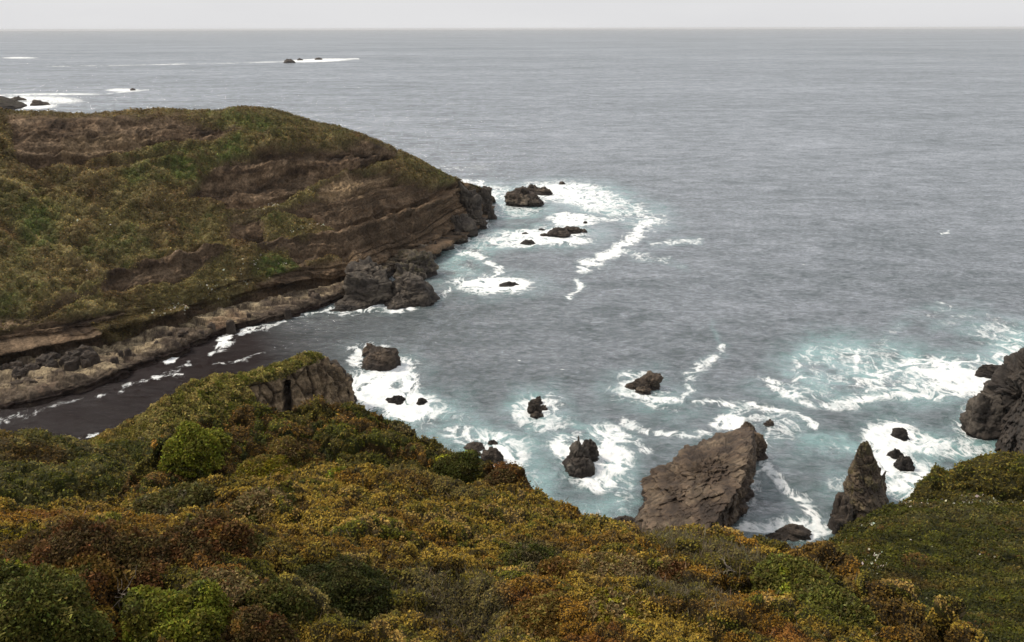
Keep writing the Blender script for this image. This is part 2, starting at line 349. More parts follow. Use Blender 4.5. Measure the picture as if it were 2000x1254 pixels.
    foam = foam * (1 + 0.18 * fbm(Q / 5, 3)) + 0.10 * sstep(0.15, 0.5, big) * sstep(500, 700, py)
    aqua *= sstep(330, 380, py) * (1 - sstep(700, 560, px) * sstep(600, 640, py))
    aqua = np.maximum(aqua, .22 * sstep(700, 900, py) * sstep(820, 900, px))
    kelp_reflect = np.clip(.97 * sstep(720, 380, wx - .6 * (wy - 700)) * sstep(610, 660, py) + .35 * sstep(900, 640, wx) * sstep(590, 620, py) * sstep(760, 690, py), 0, 1) * sstep(900, 800, px)  # cove mask: kelp brown, plus the headland's dark reflection painted in
    # swell and chop, only as fine as the mesh carries
    res = np.maximum(r[:, None] * 0.0011, r[:, None] ** 2 / H * 0.0008)
    z = 0
    for wl, am in ((34, .5), (15, .42), (7, .36), (3.4, .22), (1.7, .11)):
        k = np.clip(1.6 - 2.2 * res / wl * 1.6, 0, 1)
        if k.max() <= 0: continue
        q = Q.copy(); q[..., 0] *= 0.55; q[..., 1] += 0.15 * Q[..., 0]
        z = z + k * am * (ridged(q / wl + wl, 1) if wl < 10 else perlin(q / wl))
    V[..., 2] = z * 0.9 + 0.35 * np.clip(foam, 0, 1) * fbm(Q / 1.6, 3) * np.clip(1.4 - res, 0, 1)
    o = new_mesh('sea', V.reshape(-1, 3), grid_faces(len(r), len(a))[:, ::-1], {'foam': np.clip(foam, 0, 1.2), 'aqua': np.clip(aqua, 0, 1), 'kelp_reflect': kelp_reflect}, M_SEA)
    tag(o, 'grey overcast sea with white surf round the rocks', None, None, 'structure')
build_sea()

# ------------------------------------------------------------------ scattered leaves
def scatter(name, V, col, n, size, wt=None, aspect=0.5, up=0.35, lift=0.6, pxs=None, mat=None, seed=1, parent=None, var=0.35, jit=None, vert=0.0, merge=None):
    """leaf-shaped quads on the surface V (rows, cols, 3); size = length as a fraction of the distance to the lookout"""
    rs = np.random.RandomState(seed)
    A, B, C_, D_ = V[:-1, :-1], V[:-1, 1:], V[1:, 1:], V[1:, :-1]
    area = 0.5 * np.linalg.norm(np.cross(C_ - A, D_ - B), axis=-1)
    cen = (A + C_) / 2; dist = np.linalg.norm(cen - C0, axis=-1)
    w = area / np.maximum(dist, 8) ** 2
    if wt is not None: w = w * 0.25 * (wt[:-1, :-1] + wt[1:, 1:] + wt[:-1, 1:] + wt[1:, :-1])
    cw = np.cumsum(w.ravel()); k = np.searchsorted(cw, rs.rand(n) * cw[-1]); k = np.clip(k, 0, w.size - 1)
    i, j = np.divmod(k, w.shape[1]); u = rs.rand(n)[:, None]; v = rs.rand(n)[:, None]
    p = (A[i, j] * (1 - u) + B[i, j] * u) * (1 - v) + (D_[i, j] * (1 - u) + C_[i, j] * u) * v
    nr = gnormal(V)
    nr = nr * np.where(nr[..., 2:3] < 0, -1, 1) if jit is None else nr
    nn = nr[i, j]; c = col[i, j].astype(float)
    d = np.linalg.norm(p - C0, axis=1)
    ln = size * np.maximum(d, 8) * (0.6 + 0.8 * rs.rand(n))
    q = nz(nn * up + rs.normal(size=(n, 3)) * 0.5 + np.array([0, 0, 0.15]))      # leaf plane normal
    t = nz(np.cross(q, rs.normal(size=(n, 3)))); t = nz(t + nn * 0.5 + np.array([0, 0, vert]))
    b = nz(np.cross(t, q))
    p = p + nn * (ln * lift * rs.rand(n) ** 1.5)[:, None]
    l2 = (ln * 0.5)[:, None]; w2 = (ln * 0.5 * aspect)[:, None]
    Q = np.stack([p - t * l2, p + b * w2, p + t * l2, p - b * w2], 1).reshape(-1, 3)
    c = c * np.exp(rs.normal(size=(n, 1)) * var) * np.exp(rs.normal(size=(n, 3)) * var * 0.25)
    c = np.repeat(np.clip(c, 0.003, 0.85), 4, axis=0)
    fc = np.arange(4 * n).reshape(-1, 4)
    if merge is not None: return Q, fc, c
    return new_mesh(name, Q, fc, {'col': c}, mat or M_LEAF, False, parent)

def cmix(a, b, k):
    return a * (1 - k[..., None]) + b * k[..., None]
def C(*v): return np.array(v, float)

# ------------------------------------------------------------------ headland on the far side of the cove
def build_headland():
    st = [-420, -200, 0, 150, 300, 450, 600, 700, 800, 880, 930, 964]
    wat = [935, 882, 808, 768, 712, 650, 612, 572, 512, 476, 442, 408]
    shf = [800, 760, 709, 680, 640, 596, 560, 545, 497, 468, 437, 403]
    cre = [204, 210, 217, 221, 219, 213, 241, 267, 306, 346, 362, 384]
    run = [84, 84, 84, 82, 80, 74, 70, 64, 48, 30, 18, 7]
    st2 = [-420, -200, 0, 150, 300, 400, 450, 520, 600, 700, 780, 850, 900, 930, 964]
    wat, shf, run = [np.interp(st2, st, q) for q in (wat, shf, run)]; st = st2
    cre = [204, 212, 221, 227, 219, 221, 214, 217, 241, 267, 299, 334, 356, 366, 386]
    rows = [[], [], [], [], [], [], [], [], [], []]
    for p, w, s, c, r in zip(st, wat, shf, cre, run):
        W = PZ(p, w, 0.3); S = PZ(p, s, 4.0 if p < 900 else 2.0); K = PY(p, c, S[1] + r)
        rows[0].append(W + C(0, -5, -5)); rows[1].append(W)
        rows[2].append(W * .86 + S * .14 + C(0, 0, 2.3 if p < 800 else .8)); rows[3].append(S)
        hz = K[2] - S[2]
        for k, (a, b) in enumerate(((0.05, 0.17), (0.35, 0.42), (0.62, 0.66))):
            rows[4 + k].append(S + (K - S) * C(a, a, b))
        rows[7].append(K)
        rows[8].append(K + C(0.06 * r, .35 * r, -.16 * hz)); rows[9].append(K + C(0.2 * r, 1.5 * r + 20, -K[2] - 6))
    V = catmull(rows, 0, 0, counts=[6, 24, 30, 70, 110, 110, 110, 20, 30]); V = catmull(V, 1250, 1)
    nr = gnormal(V); nr *= np.where(nr[..., 2:3] < 0, -1, 1)
    px, py = proj(V)
    wx = px + 16 * fbm(V / 12, 4); wy = py + 9 * fbm(V / 9 + 31, 4)
    rock = np.zeros(px.shape)
    polys = [
        ([(21, 219), (123, 224), (246, 219), (386, 226), (474, 248), (421, 258), (316, 271), (246, 285), (196, 296), (140, 306), (70, 322), (35, 304), (21, 255)], 1),
        ([(372, 371), (400, 335), (432, 308), (509, 290), (596, 283), (717, 270), (781, 292), (774, 306), (700, 315), (640, 335), (590, 362), (535, 395), (470, 398), (430, 385)], 1),
        ([(455, 425), (540, 405), (600, 385), (680, 350), (750, 335), (800, 342), (850, 362), (900, 352), (975, 380), (975, 430), (900, 470), (850, 490), (790, 510), (730, 530), (690, 560), (560, 580), (500, 560), (590, 520), (560, 480), (480, 470), (450, 450)], 1),
        ([(605, 375), (640, 338), (695, 318), (735, 325), (775, 330), (775, 348), (700, 365), (660, 378)], 1),
        ([(190, 548), (215, 520), (290, 505), (350, 485), (385, 481), (450, 490), (400, 510), (350, 537), (270, 550), (200, 557)], 1),
        ([(-400, 690), (0, 640), (70, 622), (245, 604), (253, 618), (182, 634), (190, 650), (246, 655), (316, 620), (439, 588), (596, 548), (698, 530), (705, 560), (526, 580), (421, 606), (316, 642), (246, 676), (105, 700), (0, 720), (-400, 820)], 1),
        ([(-100, 600), (60, 600), (130, 562), (190, 548), (180, 560), (120, 595), (60, 622), (-100, 640)], .8),
        ([(200, 305), (340, 288), (330, 296), (220, 318), (150, 340), (130, 335)], .7),
        ([(450, 395), (520, 405), (480, 440), (450, 440)], .6)]
    for poly, s in polys: rock = np.maximum(rock, s * sstep(-7, 6, poly_sd(wx, wy, poly)))
    for poly in ([(510, 414), (560, 406), (600, 418), (660, 434), (640, 445), (600, 458), (530, 458)], [(490, 505), (525, 488), (570, 498), (585, 514), (570, 532), (500, 537)],
                 [(598, 500), (658, 492), (662, 500), (602, 509)], [(535, 395), (580, 370), (620, 362), (610, 380), (560, 396)], [(790, 330), (850, 340), (880, 350), (830, 352), (790, 345)]):
        rock = np.minimum(rock, 1 - sstep(-5, 4, poly_sd(wx, wy, poly)))
    shelf = np.zeros(px.shape); nvv = V.shape[0]; rr = np.arange(nvv)
    shelf[:, :] = (sstep(64, 58, rr))[:, None]                      # below the cliff foot
    ny = fbm(V / 7 + 3, 4)
    rock = np.clip(rock + 0.9 * sstep(0.33, 0.55, fbm(V * C(.05, .05, .16) + 71, 4)) * (1 - shelf), 0, 1)
    rk = np.maximum(rock, shelf)
    # --- relief: ledges along the beds, joints, gullies on the slope, bushes
    s = V[..., 2] + 0.030 * V[..., 0] + 1.7 * fbm(V / 20, 3)
    def beds(sv, per, k):
        q = sv / per; i = np.floor(q); f = q - i; h = hsh(i.astype(np.int64), i.astype(np.int64) * 0 + k); h2 = hsh(i.astype(np.int64) + 1, i.astype(np.int64) * 0 + k)
        return h + (h2 - h) * sstep(0.82, 1.0, f)
    led = 3.0 * (beds(s, 4.2, 3) - .5) + 1.4 * (beds(s, 1.7, 5) - .5) + .6 * (beds(s, .8, 6) - .5)
    f1, f2, cid = worley3(V * C(1, 1, .45) + 1.5 * fbm(V / 5, 2)[..., None], 5.0)
    jn = (cid - .5) * 2.4 * sstep(0, .25, f2 - f1)
    vert = ridged(V * C(.22, .22, .03), 3)
    dr = -3.8 + led * (1.0 + 1.7 * sstep(-.4, .4, fbm(V / 9 + 14, 3))) + jn * .8 + .6 * vert + 1.5 * fbm(V / 3.2, 5, .6) + 1.6 * fbm(V / 12 + 44, 3)
    gull = ridged(V * C(.055, .022, .03) + 4, 3)
    b1, b2, bid = worley2(V[..., 0], V[..., 1] + V[..., 2] * .6 + .6 * fbm(V / 1.5, 2), 2.7, 11)
    c1, c2, cid2 = worley2(V[..., 0], V[..., 1] + V[..., 2] * .6 + .4 * fbm(V / 1.0, 2), 1.25, 12)
    veg = fbm(V / 5 + 8, 3)
    left = sstep(420, 200, px); streak = fbm(np.stack([(V[..., 0] + 2.3 * V[..., 2]) / 4.0, V[..., 2] / 22, V[..., 1] / 40], -1), 4, .6)
    dg = 1.6 * left * streak + 3.4 * fbm(V / 15 + 5, 5) + 1.5 * gull + (1.25 * np.sqrt(np.clip(1 - (b1 / .8) ** 2, 0, 1)) * (0.3 + bid) + .6 * np.sqrt(np.clip(1 - (c1 / .8) ** 2, 0, 1))) * sstep(-.5, .2, veg)
    hs = fbm(V * C(.045, .11, 0) + 7, 4, .55) * 6; fs = hs - np.floor(hs); hs = (np.floor(hs) + sstep(.85, 1, fs)) / 6
    ds = 5.0 * hs + 0.55 * (beds(V[..., 2] * 1.0 + 0.9 * fbm(V * C(.06, .12, .1), 4) * 2.2, .55, 9) - .5) * 1.6 + .35 * fbm(V / 2.2, 4) + .5 * fbm(V * C(.1, .25, .2) + 5, 4)
    edge = 1 - sstep(0, 60, np.minimum(965 - px, 60)) * 0.85 if False else 1
    rockw = rock * (1 - shelf); taper = sstep(975, 900, px) * .8 + .2
    disp = (dr * rockw + (dg - 3.2) * (1 - rk) + ds * shelf)
    topk = sstep(nvv - 52, nvv - 75, rr)[:, None] * .75 + .25
    inner = sstep(0, 8, rr)[:, None]
    V = V + nr * (disp * taper * topk * inner)[..., None]
    # --- colours
    brown = C(.115, .086, .060); dark = C(.045, .034, .027); grey = C(.185, .148, .110); tan = C(.30, .245, .165)
    olive = C(.108, .090, .038); green = C(.058, .072, .022); straw = C(.190, .155, .075); rust = C(.085, .056, .028)
    n1 = fbm(V * C(.08, .08, .3) + 9, 4); n2 = fbm(V / 2.0 + 2, 4); n3 = fbm(V / 25 + 12, 3)
    rc = cmix(brown + 0 * V, dark, sstep(-.1, .5, n1)); rc = cmix(rc, grey, sstep(-.1, .35, -n1 + .3 * n2) * .9)
    right = sstep(430, 700, px) * sstep(310, 360, py)
    rc = cmix(rc, cmix(grey + 0 * V, brown, sstep(-.3, .3, n2)), right * .75)
    lb = beds(s, 1.1, 21); rc = rc * (.58 + .84 * lb * sstep(-.5, .3, n3 + n2))[..., None]; rc = rc * (.75 + .5 * cid)[..., None]
    for poly, k in (([(112, 266), (210, 253), (295, 252), (288, 269), (225, 283), (158, 290), (112, 301)], .35), ([(618, 368), (650, 338), (695, 322), (728, 328), (724, 344), (690, 358), (652, 370)], .75),
                    ([(735, 335), (770, 332), (775, 345), (740, 360), (715, 372), (705, 362)], .35), ([(600, 505), (690, 480), (730, 500), (640, 525)], .3)):
        rc = cmix(rc, tan, k * sstep(-6, 6, poly_sd(wx, wy, poly)) * sstep(-.5, .2, n2 + .2))
    gc = cmix(olive + 0 * V, green, .8 * sstep(.05, .4, n3 + .4 * n2)); gc = cmix(gc, straw, .75 * sstep(.0, .5, fbm(V * C(.25, .08, .08) + 40, 4)))
    gc = cmix(gc, rust, .8 * sstep(.1, .45, fbm(V / 11 + 60, 4)))
    for poly, k in (([(245, 325), (330, 300), (400, 272), (470, 262), (480, 290), (430, 305), (400, 335), (330, 345), (260, 345)], .8), ([(0, 340), (60, 350), (120, 400), (110, 470), (60, 440), (0, 400)], .5),
                    ([(0, 480), (60, 500), (90, 560), (40, 600), (0, 610)], .6), ([(495, 505), (525, 488), (570, 498), (585, 514), (570, 532), (500, 537)], .9), ([(400, 215), (520, 212), (600, 240), (560, 250), (430, 240)], .5), ([(780, 300), (900, 350), (860, 350), (800, 320)], .5)):
        gc = cmix(gc, C(.058, .085, .022), k * sstep(-14, 8, poly_sd(wx, wy, poly)) * sstep(-.6, .2, n2))
    gc = cmix(gc, C(.09, .058, .030), sstep(.35, .6, gull) * .4)
    leftbrown = sstep(330, 60, px) * sstep(420, 260, py) + sstep(260, 80, px) * sstep(560, 640, py)
    gc = cmix(gc, rust * .75, np.clip(leftbrown, 0, 1) * .5)
    gc = gc * (1 + .9 * left * streak)[..., None]; gc = cmix(gc, straw * 1.1, .6 * left * sstep(.1, .5, streak))
    tone = (.72 + .55 * bid + .35 * cid2) * 1.18
    gc = gc * tone[..., None]
    rc = rc * C(1.22, 1.06, .90)
    t = V[..., 2]
    sh = fbm(V * C(.05, .13, .2) + 33, 5)
    back = np.clip((rr - 18) / 40, 0, 1)[:, None]
    sc = cmix(C(.125, .095, .068) + 0 * V, C(.36, .285, .18), sstep(-.12, .22, sh + .45 * back - .22 + .25 * n2) * sstep(.1, .5, back + .5 * sh))
    sc = cmix(sc, C(.15, .085, .055), .6 * sstep(.2, .5, fbm(V / 12 + 90, 3)))
    wet = sstep(2.0, .6, V[..., 2] + .5 * n2); sc = cmix(sc, C(.030, .018, .014), np.clip(wet * sstep(20, 30, rr)[::-1][0] + sstep(24, 9, rr)[:, None] * sstep(-.6, .3, n2 + .4), 0, 1))
    sc = sc * (.75 + .5 * beds(V[..., 2] + 1.2 * fbm(V * C(.05, .1, .1), 3), .35, 4))[..., None]
    crack = sstep(.10, .02, np.abs(fbm(V * C(.10, .22, .2) + 61, 4))); sc = cmix(sc, C(.05, .035, .028), crack * .75); sc = cmix(sc, C(.075, .055, .04), .8 * sstep(.05, .3, fbm(V * C(.14, .3, .3) + 21, 4)))
    col = cmix(cmix(gc, rc, rock), sc, shelf)
    col = cmix(col, C(.03, .022, .018), sstep(2.2, .3, V[..., 2]) * (1 - shelf))
    o = new_mesh('headland', V.reshape(-1, 3), grid_faces(*V.shape[:2]), {'col': col.reshape(-1, 3)}, M_HEAD)
    tag(o, 'green and brown headland with layered cliffs and a pale rock shelf across the cove', None, None, 'structure')
    wv = (1 - rk) * sstep(-.5, .1, veg + .3)
    o = scatter('hillside_scrub', V, gc * C(1.2, 1.12, .9), 170000, .0017, wv, .7, .8, .8, seed=5, var=.3)
    tag(o, 'low scrub and grass covering the far headland', None, None, 'stuff')
    # white flowers on the lower slope
    fl = np.zeros(px.shape)
    for cx, cy, rx, ry, k in ((440, 560, 90, 35, 1), (500, 590, 60, 20, .0), (360, 590, 80, 20, .6), (600, 440, 50, 8, 1.2), (545, 385, 40, 16, .8), (600, 375, 60, 14, .5), (520, 520, 60, 40, .5), (250, 450, 160, 80, .05), (420, 535, 40, 20, .8)):
        fl = np.maximum(fl, k * sstep(1.2, .4, ell(px, py, cx, cy, rx, ry, -.35)))
    fl = fl * (1 - shelf) * sstep(.0, .5, fbm(V / 4 + 77, 3)) * (1 - .6 * rock)
    o = scatter('white_flowers', V, np.ones(V.shape) * C(.50, .47, .38), 300, .0023, fl, .8, .8, 1.0, mat=M_PETAL, seed=9, var=.25)
    tag(o, 'white flower clumps dotted on the headland slope', None, None, 'stuff')
    return V
HEAD = build_headland()

# ------------------------------------------------------------------ lofted rocks
BLACK = C(.026, .019, .015); BROWN = C(.088, .062, .043); RUST = C(.120, .085, .056); GREYB = C(.150, .120, .088)
def rock_part(base, top, nth, nv, p=1.5, amp=.5, cell=2.0, dome=.6, seed=0, colors=(BROWN, GREYB, BLACK), under=3.0, wetz=1.2, moss=0.0, bedd=0.0):
    """base: closed loop on the water, top: closed loop of the same count; lofted, capped and broken up"""
    B = catmull(base, nth, 0, closed=True); T = catmull(top, nth, 0, closed=True)
    cb = B.mean(0); ct = T.mean(0)
    lv = [B + (B - cb) * C(.18, .18, 0) - C(0, 0, under)]
    nw = int(nv * .6); nc = nv - nw
    for k in range(nw + 1):
        t = k / nw; q = t ** p
        lv.append(B * C(1 - q, 1 - q, 1 - t) + T * C(q, q, t))
    R = np.linalg.norm((T - ct)[:, :2], axis=1).mean()
    for k in range(1, nc + 1):
        t = k / nc; lv.append(T * (1 - t) + ct * t + C(0, 0, dome * R * math.sin(t * math.pi / 2)))
    V = np.array(lv); o3 = C(seed * 13.7, seed * 7.1, seed * 3.3)
    ax = (cb * .5 + ct * .5); dirn = nz((V - ax) * C(1, 1, .7) + C(0, 0, .3))
    sz = max(np.ptp(B[:, 0]), np.ptp(B[:, 1]))
    Vq = V + o3
    wv_ = np.stack([fbm(Vq / cell, 3), fbm(Vq / cell + 9, 3), fbm(Vq / cell + 19, 3)], -1)
    f1, f2, cid = worley3(Vq + .7 * cell * wv_, cell)
    g1, g2, gid = worley3((Vq + .5 * cell * wv_) * C(1, 1, 1.6), cell * .42, 5)
    s = V[..., 2] + bedd * V[..., 0] + .3 * cell * fbm(Vq / (cell * 2), 2)
    q = s / (cell * .35); i = np.floor(q).astype(np.int64); led = hsh(i, i * 0 + seed) + (hsh(i + 1, i * 0 + seed) - hsh(i, i * 0 + seed)) * sstep(.75, 1, q - i)
    bev = sstep(0, .28, f2 - f1); gev = sstep(0, .3, g2 - g1)
    d = amp * (1.0 * (cid - .5) * bev + .5 * (gid - .5) * gev + 1.1 * (ridged(Vq * C(1, 1, .8) / (cell * 2.3) + 3, 5, .55) - .35) + .8 * fbm(Vq / (cell * .8), 5, .6) + .8 * (led - .5))
    n1 = fbm(Vq / (cell * 1.3) + 5, 5); n2 = fbm(Vq / .5 + 5, 3)
    a, b, w = colors
    c = cmix(a + 0 * V, b, sstep(-.15, .4, n1)); c = cmix(c, w, sstep(.1, -.45, n1) * .6)
    c = c * (.7 + .6 * gid)[..., None]
    c = cmix(c, C(.17, .145, .055), moss * .8 * sstep(.05, .5, fbm(Vq / 1.5 + 20, 4) + .35 * (V[..., 2] / (ct[2] + .1)) - .1))
    c = cmix(c, w, sstep(wetz * 1.5, wetz * .5, V[..., 2] + .5 * wetz * n1))
    c = cmix(c, w * .9, sstep(.2, -.35, wv_[..., 0] + .5 * n2 - .35) * .35)
    c = c * (.72 + .56 * led)[..., None]
    ck = np.minimum(np.abs(fbm(Vq * C(.5, .5, 1.2) / cell * 1.3 + 70, 4)), np.abs(fbm(Vq * C(1.2, .5, .5) / cell * 1.1 + 90, 4))); c = cmix(c, w * .7, sstep(.045, .01, ck) * .7)
    d = d - .35 * amp * sstep(.06, .0, ck)
    V = V + dirn * d[..., None]
    return V, c
def rock_obj(name, parts, label, cat='rock', group=None, mat=None, kind=None):
    co = []; fa = []; cl = []; off = 0
    for V, c in parts:
        co.append(V.reshape(-1, 3)); cl.append(c.reshape(-1, 3)); fa.append(grid_faces(V.shape[0], V.shape[1], True, off)); off += V.shape[0] * V.shape[1]
    o = new_mesh(name, np.concatenate(co), np.concatenate(fa), {'col': np.concatenate(cl)}, mat or M_ROCK)
    return tag(o, label, cat, group, kind)
def auto_part(x0, y0, x1, y1, seed, lean=0.0, sharp=.45, amp=None, res=40, depth=.75, rough=.3, **kw):
    """a rock whose visible outline fills the box: footprint and height worked out from the distance"""
    rs = np.random.RandomState(seed); A = PZ((x0 + x1) / 2, y1 - .0 * (y1 - y0), 0); dist = np.linalg.norm(A - C0); sc = F / dist
    al = math.asin(H / dist); W = (x1 - x0) / sc; T = (y1 - y0) / sc
    D = min(depth * W, .62 * T / math.sin(al)); h = max((T - D * .75 * math.sin(al)) / math.cos(al), .12 * W)
    cen = A + C(0, D * .5, 0); K = 9; base = []; top = []
    az = math.atan2(A[0], A[1]); rt = C(math.cos(az), -math.sin(az), 0); fw = C(math.sin(az), math.cos(az), 0)
    for k in range(K):
        th = 2 * math.pi * (k + .3 * rs.rand()) / K; r = 1 + rough * (rs.rand() - .5)
        base.append(cen + rt * math.cos(th) * W * .5 * r + fw * math.sin(th) * D * .5 * r)
        r2 = sharp * (1 + .7 * (rs.rand() - .5))
        top.append(cen + rt * (lean * W * .5 + math.cos(th) * W * .5 * r2) + fw * math.sin(th) * D * .5 * r2 + C(0, 0, h * (.62 + .35 * rs.rand())))
    a = amp if amp is not None else .075 * (W + h)
    return rock_part(base, top, res * 2, res, 1.7, a, max((W + h) * .2, .3), .25, seed, wetz=kw.pop('wetz', min(2.0, h * .36)), **kw)
DK = (C(.058, .043, .033), C(.095, .073, .054), BLACK)
VD = (C(.028, .022, .018), C(.045, .036, .028), C(.016, .012, .010))
def R1(name, label, boxes, group=None, **kw):
    ps = []
    for i, b in enumerate(boxes):
        k = dict(kw); k.update(b[5] if len(b) > 5 else {}); ps.append(auto_part(*b[:5], **k))
    return rock_obj(name, ps, label, 'rock', group)
R1('sea_rock', 'square brown rock in white surf off the grassy bluff', [(703, 668, 776, 727, 3, dict(lean=.15, sharp=.72, amp=.7)), (703, 672, 745, 700, 23, dict(sharp=.4))], res=60, colors=(BROWN, RUST, BLACK))
R1('sea_rock', 'small black rock in the surf, left one of the pair below the square rock', [(757, 772, 791, 788, 4), (752, 776, 766, 784, 24)], colors=VD)
R1('sea_rock', 'small round black rock in the surf, right one of the pair below the square rock', [(812, 775, 833, 791, 5)], colors=VD)
R1('sea_rock', 'large dome shaped rock off the tip of the headland', [(990, 366, 1050, 405, 6, dict(sharp=.6)), (1020, 378, 1058, 405, 7, dict(sharp=.5)), (1003, 364, 1040, 395, 27)], res=50, colors=(BROWN, GREYB, BLACK))
R1('sea_rock', 'low brown ridge of rock reaching right behind the dome shaped rock', [(1024, 357, 1055, 379, 8), (1045, 364, 1078, 381, 9)], res=40, colors=(BROWN, GREYB, BLACK))
R1('sea_rock', 'tiny flat rock farthest out in the surf off the headland', [(1091, 355, 1106, 362, 10)], res=16, colors=DK)
R1('sea_rock', 'long low jagged reef in the surf below the dome rock', [(1066, 444, 1115, 465, 11), (1095, 440, 1136, 458, 12), (1125, 446, 1149, 456, 13), (1052, 455, 1072, 464, 14)], res=36, colors=DK)
R1('sea_rock', 'small black rock just right of the jagged reef', [(1138, 431, 1149, 438, 15)], res=16, colors=VD)
R1('sea_rock', 'black rock at the upper left of the jagged reef', [(1051, 445, 1066, 451, 16)], res=16, colors=VD)
R1('sea_rock', 'pair of tiny black rock points left of the jagged reef', [(1018, 452, 1034, 460, 17), (1014, 460, 1024, 464, 18)], res=16, colors=VD)
R1('sea_rock', 'small black rock nearest below left of the jagged reef', [(1019, 468, 1045, 478, 19)], res=20, colors=VD)
R1('sea_rock', 'flat black rock in an oval of foam off the rocky point', [(975, 549, 1011, 561, 20)], res=28, colors=VD)
R1('sea_rock', 'leaning brown rock with a low toe, alone in mid water', [(1238, 726, 1294, 768, 21, dict(lean=.35, sharp=.6)), (1222, 745, 1256, 764, 22), (1243, 752, 1275, 772, 25)], res=46, colors=(BROWN, GREYB, BLACK))
R1('sea_rock', 'small hooked rock with two arms in a ring of foam', [(1028, 780, 1056, 812, 31, dict(sharp=.6)), (1040, 790, 1070, 803, 32), (1036, 774, 1060, 790, 33, dict(lean=.3)), (1036, 803, 1063, 818, 34)], res=36, colors=DK)
R1('sea_rock', 'jagged pointed rock washed white at its foot', [(1104, 851, 1162, 930, 35, dict(lean=.1, sharp=.3, amp=.8, depth=1.0)), (1101, 885, 1160, 937, 36, dict(amp=.6, sharp=.6)), (1135, 856, 1171, 905, 37, dict(amp=.5))], res=54, colors=(C(.06, .048, .038), C(.14, .12, .10), BLACK))
R1('sea_rock', 'broken dark rock awash behind the scrub knoll', [(906, 860, 948, 885, 41), (938, 868, 981, 912, 42, dict(sharp=.6)), (950, 858, 975, 876, 43), (915, 882, 945, 897, 44)], res=40, colors=DK)
R1('sea_rock', 'small dark rock touching the tip of the great slab', [(1494, 817, 1516, 837, 45)], res=26, colors=DK)
R1('sea_rock', 'dark rounded rock in foam, farthest of three beyond the spire', [(1747, 835, 1776, 861, 46)], res=30, colors=VD)
R1('sea_rock', 'smallest low rock, middle of three beyond the spire', [(1740, 876, 1766, 898, 47)], res=26, colors=VD)
R1('sea_rock', 'dark pointed rock, nearest of three beyond the spire', [(1754, 887, 1787, 922, 48, dict(sharp=.3))], res=34, colors=VD)
R1('sea_rock', 'black rock ledge jutting left from the right hand cliff', [(1918, 712, 1962, 742, 49), (1935, 716, 1975, 745, 50)], res=36, colors=VD)
R1('sea_rock', 'low brown rock peeping over the scrub beside the great slab', [(1196, 1002, 1248, 1032, 51)], res=30, colors=DK)
R1('sea_rock', 'dark wet rock at the mouth of the gully', [(1530, 1026, 1590, 1060, 52), (1500, 1040, 1540, 1060, 53)], res=30, colors=DK)
R1('offshore_reef', 'dark reef in breakers near the horizon, left and largest piece', [(551, 116, 574, 123, 54)], res=16, colors=DK)
R1('offshore_reef', 'small middle piece of the dark reef in breakers near the horizon', [(580, 114, 590, 118, 55)], res=16, colors=DK)
R1('offshore_reef', 'right piece of the dark reef in breakers near the horizon', [(613, 113, 629, 117, 56)], res=16, colors=DK)
R1('offshore_reef', 'tiny rock in the breaker above the headland', [(252, 173, 263, 177, 57)], res=12, colors=DK)
R1('offshore_rock', 'grey flat rock behind the headland, left of the two at the frame edge', [(16, 189, 42, 197, 58)], res=24, colors=(BROWN, GREYB, DK[0]))
R1('offshore_rock', 'brown flat rock behind the headland, right of the two at the frame edge', [(57, 196, 78, 207, 59), (66, 199, 90, 206, 60)], res=24, colors=(BROWN, GREYB, DK[0]))

def loop(pts, z=0):
    return [PZ(a, b, c[0] if c else z) for a, b, *c in pts]
# the great slab
SL = (C(.118, .080, .050), C(.200, .148, .096), C(.045, .030, .022))
p1 = rock_part(loop([(1244, 1040), (1250, 985), (1282, 945), (1330, 925), (1390, 897), (1450, 862), (1478, 875), (1476, 915), (1466, 950), (1452, 995), (1432, 1035), (1385, 1080), (1300, 1090)]),
               loop([(1252, 1025, 2.2), (1262, 955, 2.2), (1275, 922, 3.2), (1312, 898, 4.0), (1372, 860, 5.2), (1440, 838, 6.0), (1462, 838, 6.5), (1462, 870, 8), (1455, 905, 8.5), (1440, 950, 8.5), (1420, 985, 8), (1375, 1040, 6), (1300, 1055, 3.5)]),
               400, 210, 1.3, 1.35, 3.6, .08, 61, SL, wetz=1.7, bedd=.45)
p2 = auto_part(1454, 834, 1501, 906, 62, lean=.0, sharp=.5, amp=.7, res=60, colors=SL, depth=1.0)
p3 = auto_part(1448, 822, 1478, 850, 63, sharp=.3, res=36, colors=SL)
rock_obj('rock_slab', [p1, p2, p3], 'great tilted brown rock slab rising from the water behind the scrub', 'rock')
# the spire
SP = (C(.085, .059, .038), C(.145, .108, .068), C(.035, .025, .018))
s1 = rock_part(loop([(1650, 1010), (1648, 975), (1665, 958), (1700, 955), (1722, 975), (1728, 1010), (1712, 1045), (1672, 1050)]),
               loop([(1675, 885, 12.5), (1680, 872, 13.5), (1690, 864, 14.2), (1697, 868, 14.2), (1700, 885, 12.5), (1704, 905, 11), (1690, 912, 10.5), (1675, 905, 11)]), 260, 220, 1.35, .8, 2.2, .35, 64, SP, moss=.75, wetz=1.6)
s2 = auto_part(1695, 922, 1739, 1002, 65, sharp=.45, amp=.7, res=60, colors=SP, moss=.1)
rock_obj('rock_spire', [s1, s2], 'tall pointed rock spire with yellow lichen on its top', 'rock')
R1('sea_rock', 'stubby dark rock at the left foot of the tall spire', [(1624, 966, 1662, 1045, 66, dict(sharp=.5, amp=.5)), (1634, 985, 1668, 1055, 67)], res=44, colors=DK)

